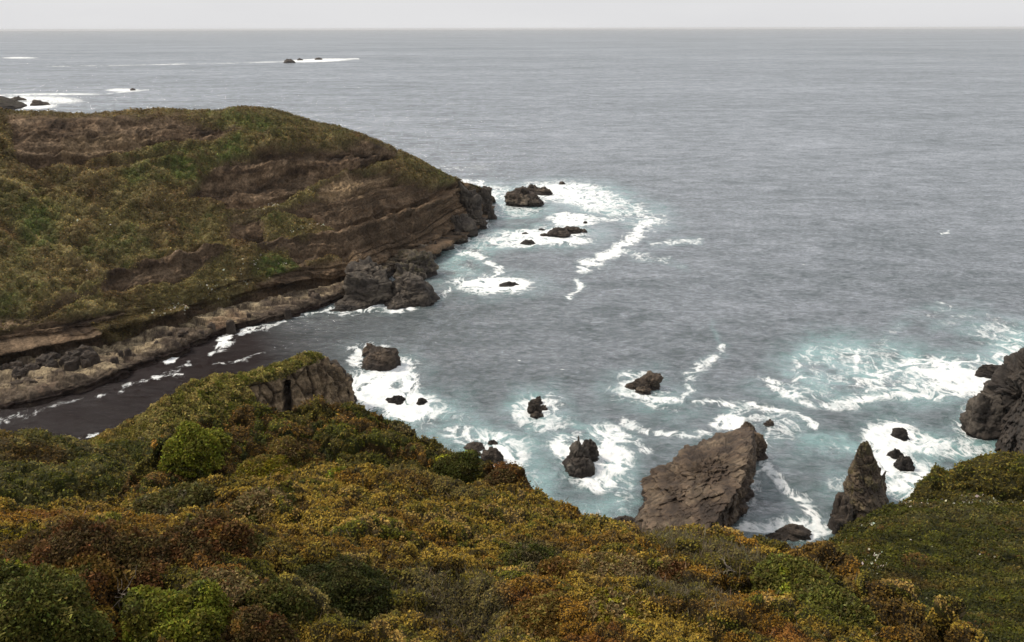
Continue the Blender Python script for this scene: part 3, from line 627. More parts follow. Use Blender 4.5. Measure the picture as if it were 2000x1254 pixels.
# rocky point at the foot of the headland
PT = (C(.085, .068, .052), C(.135, .110, .082), C(.030, .023, .019))
R1('rock_outcrop', 'big rounded outcrop at the foot of the headland cliff', [(672, 522, 762, 602, 70, dict(sharp=.75, amp=1.2)), (680, 506, 755, 580, 72, dict(sharp=.7))], res=70, colors=PT)
R1('rock_outcrop', 'low wet ledge under the big rounded outcrop', [(652, 575, 735, 607, 71, dict(amp=.8))], res=50, colors=PT)
R1('rock_outcrop', 'pointed outcrop with yellow lichen standing out in the water', [(757, 530, 855, 600, 73, dict(sharp=.55, amp=1.1, lean=-.2)), (765, 503, 832, 585, 74, dict(sharp=.6, moss=.6))], res=66, colors=PT)
R1('rock_outcrop', 'dark flat toe of the pointed outcrop in white water', [(742, 574, 815, 606, 75)], res=44, colors=PT)
R1('rock_outcrop', 'squarish outcrop behind the lichen covered point', [(790, 488, 848, 545, 76, dict(moss=.5, sharp=.7))], res=50, colors=PT)
PB = (RUST, C(.19, .16, .12), BLACK)
R1('rock_outcrop', 'pale boulder ridge between the outcrops and the cliff', [(745, 488, 830, 535, 77, dict(moss=.4, sharp=.7))], res=50, colors=PB)
R1('rock_outcrop', 'pale boulder at the left end of the ridge by the cliff', [(700, 505, 765, 545, 79)], res=44, colors=PB)
R1('rock_outcrop', 'small pale boulder at the right end of the ridge by the cliff', [(800, 475, 848, 512, 80)], res=40, colors=PB)
R1('rock_outcrop', 'flat topped boulder at the water edge, left of two below the cliff', [(832, 460, 885, 492, 81), (832, 470, 858, 505, 83)], res=40, colors=PB)
R1('rock_outcrop', 'flat topped boulder at the water edge, right of two below the cliff', [(868, 453, 912, 478, 82)], res=40, colors=PB)
R1('rock_outcrop', 'dark stepped blocks at the very tip of the headland', [(925, 362, 966, 425, 86, dict(sharp=.75, amp=1.3)), (890, 352, 945, 445, 89, dict(sharp=.8, amp=1.4)), (935, 395, 968, 430, 85), (905, 405, 950, 452, 84, dict(sharp=.6))], res=56, colors=PT)
R1('rock_outcrop', 'broken dark step on the near side of the headland tip', [(862, 420, 925, 466, 87, dict(sharp=.7))], res=46, colors=PT)
R1('sea_rock', 'black wave washed ledge in front of the outcrops', [(640, 596, 700, 613, 90)], res=36, colors=VD)
R1('shelf_block', 'squared rock block on the left end of the pale shelf', [(24, 742, 66, 785, 92, dict(sharp=.85, amp=.5))], res=40, colors=(RUST, C(.17, .145, .10), BROWN))
rs = np.random.RandomState(12)
for k in range(15):
    x = rs.uniform(5, 175); yb = 730 - x * .16 + rs.uniform(-9, 10); w = rs.uniform(14, 30)
    P0 = PZ(x, yb, 3.6)
    V, c = auto_part(x - w / 2, yb - w * .62, x + w / 2, yb, 100 + k, sharp=.6, res=20, colors=(C(.05, .04, .032), BROWN, DK[0]))
    A = PZ(x, yb, 0); V = V + (P0 - A)
    rock_obj('boulder', [(V, c)], 'dark fallen boulder lying at the cliff foot on the left of the shelf', 'boulder', 'boulders at the foot of the headland cliff')

for k in range(16):
    x = rs.uniform(60, 640); yb = np.interp(x, [0, 150, 300, 450, 600], [758, 724, 676, 622, 586]) + rs.uniform(-14, 12); w = rs.uniform(7, 17)
    P0 = PZ(x, yb, 3.2); V, c = auto_part(x - w / 2, yb - w * .6, x + w / 2, yb, 160 + k, sharp=.7, res=14, colors=(BROWN, RUST, DK[0]))
    V = V + (P0 - PZ(x, yb, 0)); rock_obj('boulder', [(V, c)], 'small loose boulder lying out on the pale shelf', 'boulder', 'loose boulders scattered on the shelf')

# far hill at the left edge
V, c = rock_part([PZ(-160, 215, 0) + C(a, b, 0) for a, b in ((-160, 20), (-120, -60), (0, -80), (84, -30), (96, 30), (50, 90), (-60, 90))],
                 [PZ(-160, 215, 0) + C(a, b, h) for a, b, h in ((-110, 20, 34), (-70, -20, 38), (0, -20, 34), (40, -10, 22), (56, 10, 14), (25, 30, 24), (-40, 30, 38))],
                 180, 80, 1.3, 3.0, 14, .1, 120, (C(.05, .04, .03), C(.07, .06, .03), BLACK))
rock_obj('far_hill', [(V, c)], 'dark hill behind the headland at the left edge', None, None, M_HEAD, 'structure')

# ------------------------------------------------------------------ scrub-covered ground
PAL = {  # leaf colours (albedo)
    'orange': C(.170, .098, .022), 'gold': C(.205, .148, .036), 'olive': C(.095, .084, .022), 'green': C(.066, .072, .014), 'dark': C(.040, .046, .012),
    'red': C(.125, .058, .020), 'sage': C(.105, .092, .046), 'tan': C(.230, .165, .070), 'lime': C(.190, .200, .022), 'yellow': C(.19, .16, .012), 'brown': C(.100, .065, .024),
    'moss': C(.112, .106, .036), 'tuft': C(.155, .135, .055), 'fresh': C(.130, .130, .026)}
def pick(idv, names, probs):
    cs = np.cumsum(probs) / np.sum(probs); k = np.searchsorted(cs, np.clip(idv, 0, .9999)); return np.array([PAL[n] for n in names])[k]
def scrub_surface(V, cells, k, flow=0.0, amp=1.0, kx=1.0, ky=1.0):
    """adds bush domes of several sizes; returns displaced surface, ids and dome height"""
    nr = gnormal(V); nr *= np.where(nr[..., 2:3] < 0, -1, 1)
    nr = nz(nr + C(0, 0, .6))
    wob = V[..., :2] + np.stack([.8 * fbm(V / 1.1, 3), .8 * fbm(V / 1.1 + 9, 3)], -1)
    yy = wob[..., 1] + .5 * V[..., 2]; X = (wob[..., 0] * .86 - yy * .5) * .68 * kx; Y = (wob[..., 0] * .5 + yy * .86) * 1.12 * ky
    disp = 0; ids = []; tops = []
    for i, (cell, h) in enumerate(cells):
        f1, f2, cid = worley2(X, Y, cell, k + i * 5)
        dm = np.sqrt(np.clip(1 - (f1 / .86) ** 2, 0, 1)) * np.clip((f2 - f1) * 4, 0, 1) ** .4
        disp = disp + h * (.35 + 1.0 * cid) * dm; ids.append(cid); tops.append(dm)
    disp = disp + .12 * fbm(V / .4, 3) * cells[-1][0] / .3 + .45 * cells[0][1] * fbm(V / 1.7 + 30, 3)
    disp = disp - sum((.95, .75, .5)[i] * c_[1] for i, c_ in enumerate(cells))
    return V + nr * (disp * amp)[..., None], ids, tops
def colour_scrub(V, ids, tops, names, probs, zone, seed):
    """zone: list of (mask, names, probs) laid over the first mixture"""
    Z = np.stack([(V[..., 0] * .86 - V[..., 1] * .5) * .5, V[..., 0] * .5 + V[..., 1] * .86, V[..., 2]], -1)
    z = fbm(Z / 4.5 + seed, 4, .6); mixid = np.clip(ids[0] * .40 + .56 * (z * 1.6 + .5) + .08 * ids[1] - .02, 0, .9999)
    c = pick(mixid, names, probs).astype(float)
    for m, nm, pr in zone: c = cmix(c, pick(ids[0] * .82 + .18 * ids[1], nm, pr).astype(float), m)
    c = c * (.72 + .6 * ids[1])[..., None]
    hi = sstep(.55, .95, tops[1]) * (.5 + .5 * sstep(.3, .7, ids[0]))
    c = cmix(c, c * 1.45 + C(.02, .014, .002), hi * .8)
    return c

def wpt(x, y, z): return C(x, y, z)
# --- foreground slope
def build_foreground():
    st = [-350, 0, 150, 280, 450, 600, 800, 950, 1050, 1150, 1300, 1500, 1600, 1700, 1790, 1870, 1990]
    cp = [1020, 1022, 1018, 1004, 962, 930, 944, 974, 996, 1028, 1056, 1092, 1132, 1192, 1252, 1318, 1450]
    cdt = [46, 46, 47, 48, 48, 50, 50, 48, 46, 45, 43, 38, 35, 31, 28, 25, 21]
    bd = [15, 15, 15.5, 16, 17, 18, 18.5, 18.5, 18, 17.5, 17, 16.5, 16.5, 17, 17.5, 18, 18]
    rows = [[] for _ in range(9)]
    for p, c, d, b in zip(st, cp, cdt, bd):
        K = PD(p, c, d); B = PD(p, 1330 if p < 1750 else 1330 + (p - 1750) * .9, b if p < 1750 else b)
        hx = (B[0]) ; 
        rows[0].append(C(hx * 1.2, -16, 80.5)); rows[1].append(C(hx * 1.0, -2, 78.0)); rows[2].append(C(hx * .95, 5.0, 74.6 - .02 * abs(hx)))
        rows[3].append(B)
        rows[4].append(B * .66 + K * .34 + C(0, 0, .5)); rows[5].append(B * .33 + K * .67 + C(0, 0, .7)); rows[6].append(K)
        dv = nz(C(K[0], K[1], 0)); rows[7].append(K + dv * 5 + C(0, 0, -6.5)); rows[8].append(K + dv * 24 + C(0, 0, -K[2] - 3))
    V = catmull(rows, 0, 0, counts=[8, 10, 30, 240, 200, 170, 40, 40]); V = catmull(V, 1500, 1)
    V[..., 2] += .9 * fbm(V / 9, 3) * sstep(10, 22, V[..., 1]) + .35 * fbm(V / 3.5, 2) * sstep(10, 22, V[..., 1])
    al = V[..., 0] * .86 - V[..., 1] * .5; pe = V[..., 0] * .5 + V[..., 1] * .86
    fold = ridged(np.stack([al / 26, pe / 7.5, 0 * al + 5], -1), 2); V[..., 2] += (1.5 * fold - .55) * sstep(10, 18, V[..., 1]) * np.where(np.arange(V.shape[0]) > 560, .35, 1.0)[:, None]
    px, py = proj(V); V[..., 2] -= 2.0 * sstep(1.3, .3, ell(px, py, 205, 1225, 85, 55)) * (V[..., 1] > 8) + .7 * sstep(1.3, .3, ell(px, py, 1450, 1140, 60, 22)) * (V[..., 1] > 8)
    V2, ids, tops = scrub_surface(V, [(1.75, .50), (.68, .34), (.30, .16)], 20, amp=1.0)
    V = np.where((V[..., 1] > 8)[..., None], V2, V)
    px, py = proj(V)
    w = 30 * fbm(V / 2.5, 3); X = px + w; Y = py + w * .7
    E = lambda cx, cy, rx, ry, rot=0: sstep(1.2, .75, ell(X, Y, cx, cy, rx, ry, rot))
    zone = [(sstep(900, 300, px) * sstep(1000, 1080, py) * .85, ['brown', 'olive', 'orange', 'gold', 'red', 'green'], [2.4, 2, 1.6, 1.2, .9, 1.2]),
            (E(680, 1160, 110, 60) * .9, ['dark', 'green', 'sage'], [3, 2, 1]), (E(900, 1180, 130, 70, .4), ['sage', 'olive', 'brown'], [4, 1.5, 1]),
            (E(1050, 1090, 70, 35, .3), ['sage', 'green', 'dark'], [2, 2, 1]), (E(1110, 1210, 130, 45, .4), ['orange', 'red', 'brown'], [3, 2, 1]),
            (E(1240, 1130, 130, 28, .25), ['tan', 'gold'], [2, 1]), (E(1330, 1160, 100, 40, .2), ['sage', 'olive', 'brown'], [3, 1, 1]), (E(1290, 1210, 120, 26, .4), ['tan', 'gold', 'yellow'], [2, 2, .6]),
            (E(1420, 1090, 190, 26, .3), ['sage', 'olive', 'green', 'brown'], [3, 2, 1, 1]), (E(1630, 1160, 110, 60, .5), ['green', 'olive'], [2, 1]), (E(1480, 1210, 110, 26, .45), ['red', 'orange', 'brown'], [2, 2, 2]),
            (E(1500, 1055, 120, 16, .1), ['gold', 'olive', 'orange'], [2, 1, 2]), (sstep(40, 14, line_d(X, Y, [(1560, 1062), (1640, 1095), (1700, 1150), (1790, 1220), (1870, 1290)])), ['brown', 'orange', 'brown', 'olive'], [3, 1.6, 2, 1]), (E(60, 1010, 120, 14), ['red', 'orange', 'brown'], [1, 1, 1]), (E(70, 1045, 80, 12), ['yellow', 'olive'], [1, 1]),
            (E(240, 940, 260, 24), ['olive', 'gold', 'green'], [3, 2, 1]), (E(800, 930, 160, 22, .2), ['sage', 'gold', 'brown'], [2, 1, 1])]
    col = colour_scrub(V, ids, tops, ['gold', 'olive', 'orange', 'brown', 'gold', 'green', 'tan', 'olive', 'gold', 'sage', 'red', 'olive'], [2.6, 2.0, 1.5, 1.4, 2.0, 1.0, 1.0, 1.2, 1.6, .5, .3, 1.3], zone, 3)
    far = sstep(22, 40, V[..., 1]) * sstep(1500, 1100, px)
    col = cmix(col, PAL['gold'] * .95, far * .6 * sstep(.2, .8, ids[1]))
    ground = col * .22 + C(.006, .0045, .003)  # far darker than the leaves: deep shade painted into the scrub gaps
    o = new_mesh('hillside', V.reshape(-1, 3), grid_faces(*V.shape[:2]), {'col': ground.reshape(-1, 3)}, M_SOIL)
    tag(o, 'near hillside under orange and olive scrub', None, None, 'structure')
    wt = sstep(7, 11, V[..., 1]) * (.10 + tops[1]) * (.35 + tops[2]) * (px > -260) * (px < 2200) * np.where(np.arange(V.shape[0])[:, None] > 680, .4, 1)
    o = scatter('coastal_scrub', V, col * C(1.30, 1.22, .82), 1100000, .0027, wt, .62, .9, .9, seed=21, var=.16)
    tag(o, 'dense low coastal scrub in orange, gold and olive covering the near hillside', None, None, 'stuff')
    gw = wt * np.clip(E(900, 1180, 140, 70, .4) + E(1330, 1160, 110, 40, .2) + E(1420, 1090, 190, 30, .3) + .8 * E(1430, 1110, 60, 40) + .05, 0, 1)
    o = scatter('dry_grass', V, C(.16, .135, .085) + 0 * V, 26000, .011, gw, .06, .2, .6, seed=22, var=.3, vert=1.2)
    tag(o, 'thin dry grass stalks standing among the near scrub', None, None, 'stuff')
    return V, px, py
FG, FGX, FGY = build_foreground()

# --- generic distant scrub-covered body
def build_body(name, label, rows, counts, nu, cells, k, names, probs, zone_f, n_leaf, leaf_name, leaf_label, big=1.0, lsize=.0042, rockf=None, groundk=.38, kind='structure', cat=None, flow=.3, leafasp=.5):
    V = catmull(rows, 0, 0, counts=counts); V = catmull(V, nu, 1)
    V[..., 2] += big * fbm(V / 11 + k, 3)
    px, py = proj(V)
    rk = rockf(V, px, py) if rockf else np.zeros(px.shape)
    V2, ids, tops = scrub_surface(V, cells, k, flow=flow)
    if rockf:
        nr = gnormal(V); nr *= np.where(nr[..., 2:3] < 0, -1, 1)
        s = V[..., 2] + .08 * V[..., 0] + .6 * fbm(V / 6, 2); q = s / 1.3; i = np.floor(q).astype(np.int64)
        led = hsh(i, i * 0 + 3) + (hsh(i + 1, i * 0 + 3) - hsh(i, i * 0 + 3)) * sstep(.75, 1, q - i)
        f1, f2, cid = worley3(V * C(1, 1, .5), 3.0)
        d = 1.0 * (cid - .5) - .7 * sstep(.15, 0, f2 - f1) + 1.0 * (led - .5) + .9 * fbm(V / 2, 5) + .8 * ridged(V * C(.4, .4, .05), 2) - .6
        VR = V + nr * d[..., None]
        if name == 'bluff':
            cave = sstep(-2.5, 2.5, poly_sd(px, py, [(553, 748), (567, 744), (569, 830), (553, 830)])); VR = VR + C(-.5, 3.0, 0) * cave[..., None]
        V = V2 * (1 - rk[..., None]) + VR * rk[..., None]
    else: V = V2
    zone = zone_f(px, py, V) if zone_f else []
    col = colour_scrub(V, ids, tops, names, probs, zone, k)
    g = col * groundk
    if rockf:
        n1 = fbm(V / 3 + 4, 5); rc = cmix(C(.175, .125, .078) + 0 * V, C(.30, .22, .135), sstep(-.2, .4, n1)); rc = rc * (.75 + .5 * led)[..., None]
        rc = cmix(rc, C(.03, .022, .018), sstep(.12, 0, f2 - f1) * .6); rc = cmix(rc, C(.025, .018, .015), sstep(1.8, .5, V[..., 2] + n1))
        if name == 'bluff': rc = cmix(rc, C(.03, .022, .018), cave * .8)  # recess darkened in the rock colour, standing in for the cave's shade
        g = cmix(g, rc, rk)
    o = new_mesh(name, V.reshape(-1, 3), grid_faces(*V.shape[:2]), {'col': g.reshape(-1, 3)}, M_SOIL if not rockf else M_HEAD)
    tag(o, label, cat, None, kind)
    if n_leaf:
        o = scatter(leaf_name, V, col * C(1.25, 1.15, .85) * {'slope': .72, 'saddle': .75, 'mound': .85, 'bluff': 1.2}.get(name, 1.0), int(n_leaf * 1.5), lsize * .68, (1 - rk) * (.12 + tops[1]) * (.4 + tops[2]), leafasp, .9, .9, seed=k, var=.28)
        tag(o, leaf_label, None, None, 'stuff')
    return V, px, py

# --- dark scrub knoll in the middle
def knoll():
    st = [230, 300, 360, 450, 560, 640, 740, 820, 900, 980, 1020, 1045]
    cp = [1010, 922, 874, 842, 827, 820, 838, 880, 922, 945, 965, 1010]
    d = [62, 64, 66, 68, 70, 70, 69, 67, 65, 62, 60, 58]
    rows = [[] for _ in range(6)]
    for p, c, dd in zip(st, cp, d):
        K = PD(p, c, dd)
        dv = nz(C(K[0], K[1], 0))
        f = min(1, max(0, (1045 - p) / 250)); g = min(1, max(0, (p - 230) / 120)); h = f * g
        rows[0].append(K - dv * (16) + C(0, 0, -14)); rows[1].append(K - dv * 12 * (.5 + .5 * h) + C(0, 0, -7.0)); rows[2].append(K - dv * 5 + C(0, 0, -1.9))
        rows[3].append(K); rows[4].append(K + dv * 5 + C(0, 0, -5)); rows[5].append(K + dv * 20 + C(0, 0, -K[2] - 3))
    def zf(px, py, V):
        X = px + 18 * fbm(V / 2.5, 3); Y = py + 12 * fbm(V / 2.5 + 7, 3)
        E = lambda cx, cy, rx, ry, rot=0: sstep(1.2, .75, ell(X, Y, cx, cy, rx, ry, rot))
        return [(E(890, 915, 50, 26, .5), ['green', 'lime'], [4, .5]), (E(990, 935, 50, 30, .4), ['brown', 'red'], [3, 1]), (E(720, 905, 60, 22, .1), ['green', 'dark', 'olive'], [2, 1, 1]), (E(820, 850, 70, 16, .45), ['sage', 'olive'], [2, 1])]
    return build_body('knoll', 'round knoll under dark brown and green scrub in the middle', rows, [20, 90, 110, 70, 40, 30], 900, [(2.4, .8), (1.0, .42), (.4, .16)], 40,
                      ['brown', 'olive', 'brown', 'dark', 'orange', 'brown', 'green', 'olive'], [1.4, 2.6, 1.2, 1.0, .35, 1.2, 1.3, 1.6], zf, 150000, 'knoll_scrub', 'dark rounded scrub bushes covering the middle knoll', .5, .0040)
KN, KNX, KNY = knoll()

# --- grassy bluff with a rock end
def bluff():
    st = [120, 200, 260, 330, 400, 480, 540, 590, 620, 650, 675, 688]
    cp = [884, 860, 828, 782, 750, 736, 720, 700, 704, 718, 748, 788]
    yy = [150, 150, 152, 154, 158, 163, 167, 171, 173, 175, 177, 178]
    rows = [[] for _ in range(7)]
    for i, (p, c, y) in enumerate(zip(st, cp, yy)):
        K = PY(p, c, y); t = min(1, max(0, (p - 330) / 200.0)); e = min(1, max(0.12, (690 - p) / 60.0))
        run = 34 * (1 - t) + 10 * t * e; 
        low = PY(p - 10 * (1 - t), c + 150, y - run - 6 * (1 - t))
        rows[0].append(C(low[0], low[1] - 6, -4)); rows[1].append(C(low[0] * 1.0, low[1], min(low[2], K[2] * .1)))
        a = .75 if t < .5 else .93
        rows[2].append(C(K[0], K[1] - run * .62, K[2] * (.42 if t < 1 else .25))); rows[3].append(C(K[0], K[1] - run * .25, K[2] * a))
        rows[4].append(K); rows[5].append(K + C(0, 3 + 2 * e, -.1 * K[2])); rows[6].append(C(K[0] + 1, K[1] + 9 + 6 * e, -4))
    def rf(V, px, py):
        wx = px + 9 * fbm(V / 4, 4); wy = py + 7 * fbm(V / 4 + 31, 4)
        a = sstep(-5, 5, poly_sd(wx, wy, [(492, 745), (540, 742), (600, 715), (625, 700), (640, 690), (720, 700), (720, 900), (470, 900), (500, 800)]))
        b = sstep(-5, 5, poly_sd(wx, wy, [(330, 830), (360, 850), (400, 930), (330, 960), (320, 880)])) * .8
        return np.maximum(np.maximum(a, b), sstep(4, 2, V[..., 2]))
    V = build_body('bluff', 'grassy bluff ending in a brown rock cliff at the water', rows, [10, 60, 90, 70, 30, 20], 760, [(3.0, .75), (1.3, .40), (.6, .14)], 60,
                      ['moss', 'green', 'tuft', 'moss', 'green'], [3, 1.2, 1.6, 2, 1], lambda px, py, V: [(sstep(400, 250, px) * .6, ['olive', 'sage', 'brown'], [2, 1, 1])], 80000, 'bluff_scrub', 'low olive scrub on the grassy bluff', .6, .0034, rf, .75)
    return V
bluff()
R1('bluff_rock', 'broken rounded rock end of the grassy bluff', [(640, 706, 686, 802, 130, dict(sharp=.75, amp=1.2)), (610, 697, 660, 800, 131, dict(sharp=.8, amp=1.1)), (655, 730, 690, 800, 132, dict(sharp=.6))], res=60, colors=(C(.085, .064, .048), C(.125, .1, .075), C(.035, .026, .021)))

# --- left mounds and saddle
def mound(name, label, st, cp, d, drop, k, n_leaf, lname, llabel, cells=[(2.4, .55), (1.0, .26), (.45, .1)], front=14, zf=None, names=('moss', 'green', 'tuft', 'moss', 'brown'), probs=(2.5, 1.2, 1.4, 1.5, .5), back=20, lsize=.0040):
    rows = [[] for _ in range(6)]
    for p, c, dd in zip(st, cp, d):
        K = PD(p, c, dd); dv = nz(C(K[0], K[1], 0))
        rows[0].append(K - dv * front + C(0, 0, -drop * 1.7)); rows[1].append(K - dv * front * .7 + C(0, 0, -drop)); rows[2].append(K - dv * front * .3 + C(0, 0, -drop * .28))
        rows[3].append(K); rows[4].append(K + dv * back * .3 + C(0, 0, -back * .35)); rows[5].append(K + dv * back + C(0, 0, -K[2] - 3))
    return build_body(name, label, rows, [20, 70, 90, 70, 40, 20], 700, cells, k, list(names), list(probs), zf, n_leaf, lname, llabel, .5, lsize)
mound('mound', 'grassy mound left of the bluff with a long slope to the gully', [-250, -100, 0, 60, 110, 170, 220, 270, 300, 330], [870, 862, 852, 843, 862, 876, 890, 916, 945, 1000], [92, 92, 92, 93, 92, 92, 92, 91, 90, 88], 17, 80, 60000, 'mound_grass', 'grey green tussock grass on the left mound', front=26, zf=lambda px, py, V: [(sstep(1.3, .7, ell(px + 20 * fbm(V / 3, 3), py, 75, 888, 55, 30)) * .9, ['brown', 'olive'], [3, 1]), (sstep(1.3, .7, ell(px, py, 10, 870, 40, 30)) * .7, ['brown', 'tuft'], [2, 1])])
mound('saddle', 'low olive saddle between the left mound and the bluff', [90, 160, 230, 300, 360, 420], [915, 890, 868, 862, 880, 905], [112, 114, 116, 116, 114, 110], 22, 90, 30000, 'saddle_grass', 'olive scrub in the hollow behind the left mound', front=30, names=('olive', 'green', 'olive', 'sage'), probs=(2, 2, 1, 1))
mound('spur', 'low green spur in front of the left mound', [-250, -100, 0, 80, 150, 200, 240, 275, 310], [915, 913, 916, 922, 915, 910, 925, 948, 1000], [72, 72, 72, 72, 73, 73, 72, 70, 68], 12, 100, 50000, 'spur_grass', 'green scrub on the low spur at the left', front=20, names=('olive', 'green', 'moss', 'green', 'brown'))

# --- right-hand slope and the mound behind it
def right_slope():
    st = [1500, 1560, 1600, 1650, 1700, 1770, 1850, 2000, 2150, 2350]
    cp = [1150, 1105, 1078, 1042, 1012, 988, 984, 988, 987, 982]
    d = [70, 72, 74, 78, 82, 86, 88, 90, 92, 94]
    rows = [[] for _ in range(7)]
    for p, c, dd in zip(st, cp, d):
        K = PD(p, c, dd); dv = nz(C(K[0], K[1], 0)); q = max(0, (p - 1600) / 400.0)
        M1 = PD(p + 40, c + 90, dd * .82); M2 = PD(p + 60, c + 190, dd * .68); M3 = PD(p + 90, 1330 + 40 * q, 40 + 3 * q)
        rows[0].append(M3 + C(2, -8, -3)); rows[1].append(M3); rows[2].append(M2); rows[3].append(M1); rows[4].append(K)
        rows[5].append(K + dv * 6 + C(0, 0, -6)); rows[6].append(K + dv * 22 + C(0, 0, -K[2] - 3))
    def zf(px, py, V):
        return [(sstep(.05, .4, fbm(V * C(.1, .25, .2) + 5, 3)) * .6, ['brown', 'olive', 'orange'], [3, 1, .6]), (sstep(1050, 990, py) * .5, ['green', 'sage'], [1, 1])]
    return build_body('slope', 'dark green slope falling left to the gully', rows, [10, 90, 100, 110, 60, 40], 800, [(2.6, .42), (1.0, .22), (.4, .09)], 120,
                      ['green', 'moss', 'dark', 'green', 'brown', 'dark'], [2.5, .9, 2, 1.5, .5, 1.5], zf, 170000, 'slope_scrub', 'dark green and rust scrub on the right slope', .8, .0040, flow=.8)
RS, RSX, RSY = right_slope()
fl = sstep(14, 3, np.abs(RSY - 975 + .0 * RSX)) * (RSX > 1760) * .5 + .6 * sstep(1.2, .5, ell(RSX, RSY, 1705, 1100, 28, 26)) + .15 * sstep(1.2, .4, ell(RSX, RSY, 1690, 1020, 40, 30)) + .004
o = scatter('slope_flowers', RS, np.ones(RS.shape) * C(.50, .47, .38), 500, .0028, fl * sstep(-.2, .4, fbm(RS / 2, 3)), .8, .8, 1.4, mat=M_PETAL, seed=31, var=.3)
tag(o, 'small pale flowers along the brow of the right slope', None, None, 'stuff')
mound('hummock', 'tussocky green hummock behind the right slope', [1735, 1770, 1800, 1830, 1850, 1875, 1910, 1950, 2000, 2100, 2300], [1010, 968, 935, 912, 925, 905, 893, 888, 885, 880, 870], [104, 105, 106, 107, 108, 109, 110, 111, 112, 114, 116], 16, 140, 50000, 'hummock_grass', 'tufted grass on the hummock behind the right slope', front=26, cells=[(3.2, 1.0), (1.2, .3), (.5, .1)], names=('green', 'olive', 'green', 'olive'), probs=(2, 2, 1, 1))
# --- dark cliff at the right edge
CL = (C(.040, .031, .025), C(.072, .057, .045), C(.028, .022, .018))
q1 = rock_part(loop([(1898, 815), (1905, 790), (1935, 770), (1990, 740), (2090, 720), (2200, 740), (2250, 850), (2150, 950), (2020, 940), (1955, 900), (1945, 862), (1912, 835)]),
               loop([(1935, 765, 7), (1940, 748, 9), (1958, 715, 12), (1985, 690, 16), (2060, 640, 24), (2160, 640, 26), (2220, 740, 22), (2140, 860, 18), (2040, 850, 13), (1985, 820, 8), (1970, 800, 7), (1945, 785, 6)]),
               360, 190, 1.1, 2.6, 5.0, .1, 150, CL, wetz=2.0)
q2 = auto_part(1897, 775, 1970, 862, 151, sharp=.45, amp=1.0, res=60, colors=(C(.07, .058, .048), C(.12, .10, .08), BLACK))
rock_obj('sea_cliff', [q1, q2], 'dark wet rock cliff at the right edge of the cove', 'cliff')

# ------------------------------------------------------------------ shrubs one can tell apart
def surf_at(G, X, Y, px, py):
    d = (X - px) ** 2 + (Y - py) ** 2 + np.where(G[..., 1] < 6, 1e9, 0) + .02 * np.linalg.norm(G - C0, axis=-1) ** 2
    k = np.argmin(d); return G.reshape(-1, 3)[k]
def tube(path, r0, r1, n=6):
    path = np.array(path); k = len(path); V = np.zeros((k, n, 3)); t = nz(np.gradient(path, axis=0))
    s = nz(np.cross(t, C(.3, .2, .93))); b = np.cross(t, s)
    for j in range(n):
        a = 2 * math.pi * j / n; r = np.linspace(r0, r1, k)[:, None]; V[:, j] = path + r * (math.cos(a) * s + math.sin(a) * b)
    return V
def shrub(name, label, base, w, h, pal, seed, nleaf=9000, lsize=.0058, asp=.5, dep=.9, up=.6):
    nleaf = int(nleaf * 2.0); lsize *= .62
    rs = np.random.RandomState(seed); root = empty(name, base); tag(root, label, 'shrub')
    th = np.linspace(0, 2 * math.pi, 90); ph = np.linspace(-.35, math.pi / 2, 46)
    az = math.atan2(base[0], base[1]); rt = C(math.cos(az), -math.sin(az), 0); fw = C(math.sin(az), math.cos(az), 0)
    u = np.stack([np.cos(ph)[:, None] * np.cos(th), np.cos(ph)[:, None] * np.sin(th), np.sin(ph)[:, None] + 0 * th], -1)
    so = C(seed, seed * 2, 0)
    f1, f2, cid = worley3(u * 1.0 + so, .55, seed); g1, g2, gid = worley3(u + so, .26, seed + 3)
    R = 1 + .5 * (np.sqrt(np.clip(1 - f1 ** 2, 0, 1)) - .6) * (.5 + cid) + .16 * (np.sqrt(np.clip(1 - g1 ** 2, 0, 1)) - .6) + .55 * fbm(u * 1.5 + so, 4)
    R[:, -1] = R[:, 0]
    V = (rt * (u[..., 0:1] * w / 2) + fw * (u[..., 1:2] * w / 2 * dep) + C(0, 0, h) * u[..., 2:3]) * R[..., None]
    names, probs = pal; c = pick(gid * .6 + cid * .4, names, probs).astype(float) * (.75 + .5 * gid)[..., None]
    c = cmix(c, PAL['olive'] + 0 * c, .45 * sstep(-.1, .5, fbm(u * 2.2 + so, 3))); c = cmix(c, PAL['brown'] + 0 * c, .4 * sstep(0, .5, fbm(u * 2.8 + so + 9, 3)))
    c[:, -1] = c[:, 0]
    V = V[::-1]; c = c[::-1]
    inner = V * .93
    Vw = V + base
    Q, fc, cc = scatter('', Vw[:, ::-1], c[:, ::-1], nleaf, lsize, None, asp, up, 1.3, seed=seed, var=.34, merge=True)
    n0 = V.shape[0] * V.shape[1]
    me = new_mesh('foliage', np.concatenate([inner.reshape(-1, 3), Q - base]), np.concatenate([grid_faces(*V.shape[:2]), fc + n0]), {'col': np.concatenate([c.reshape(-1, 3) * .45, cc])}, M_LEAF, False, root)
    for k in range(3):
        a = rs.rand() * 6.28; e = C(math.cos(a) * w * .22, math.sin(a) * w * .22, h * .75)
        T = tube([C(0, 0, -.6), e * .3 + C(.05, 0, 0), e * .65 + C(0, .06, 0), e], .05 * w / 2, .015 * w / 2)
        new_mesh('stem', T.reshape(-1, 3), grid_faces(T.shape[0], T.shape[1], True), {'col': np.tile(C(.12, .095, .07), (T.shape[0] * T.shape[1], 1))}, M_WOOD, True, root)
    return root
def shrub_at(G3, name, label, px, py, wpx, hr, pal, seed, sink=.42, **kw):
    """(px, py): middle of the crown in the photograph; wpx its width"""
    G, X, Y = G3; p = surf_at(G, X, Y, px, py); d = np.linalg.norm(p - C0); w = wpx / F * d * .92; h = w * hr
    h *= .85; b = p + C(0, 0, -h * sink); return shrub(name, label, b, w, h, pal, seed, **kw)
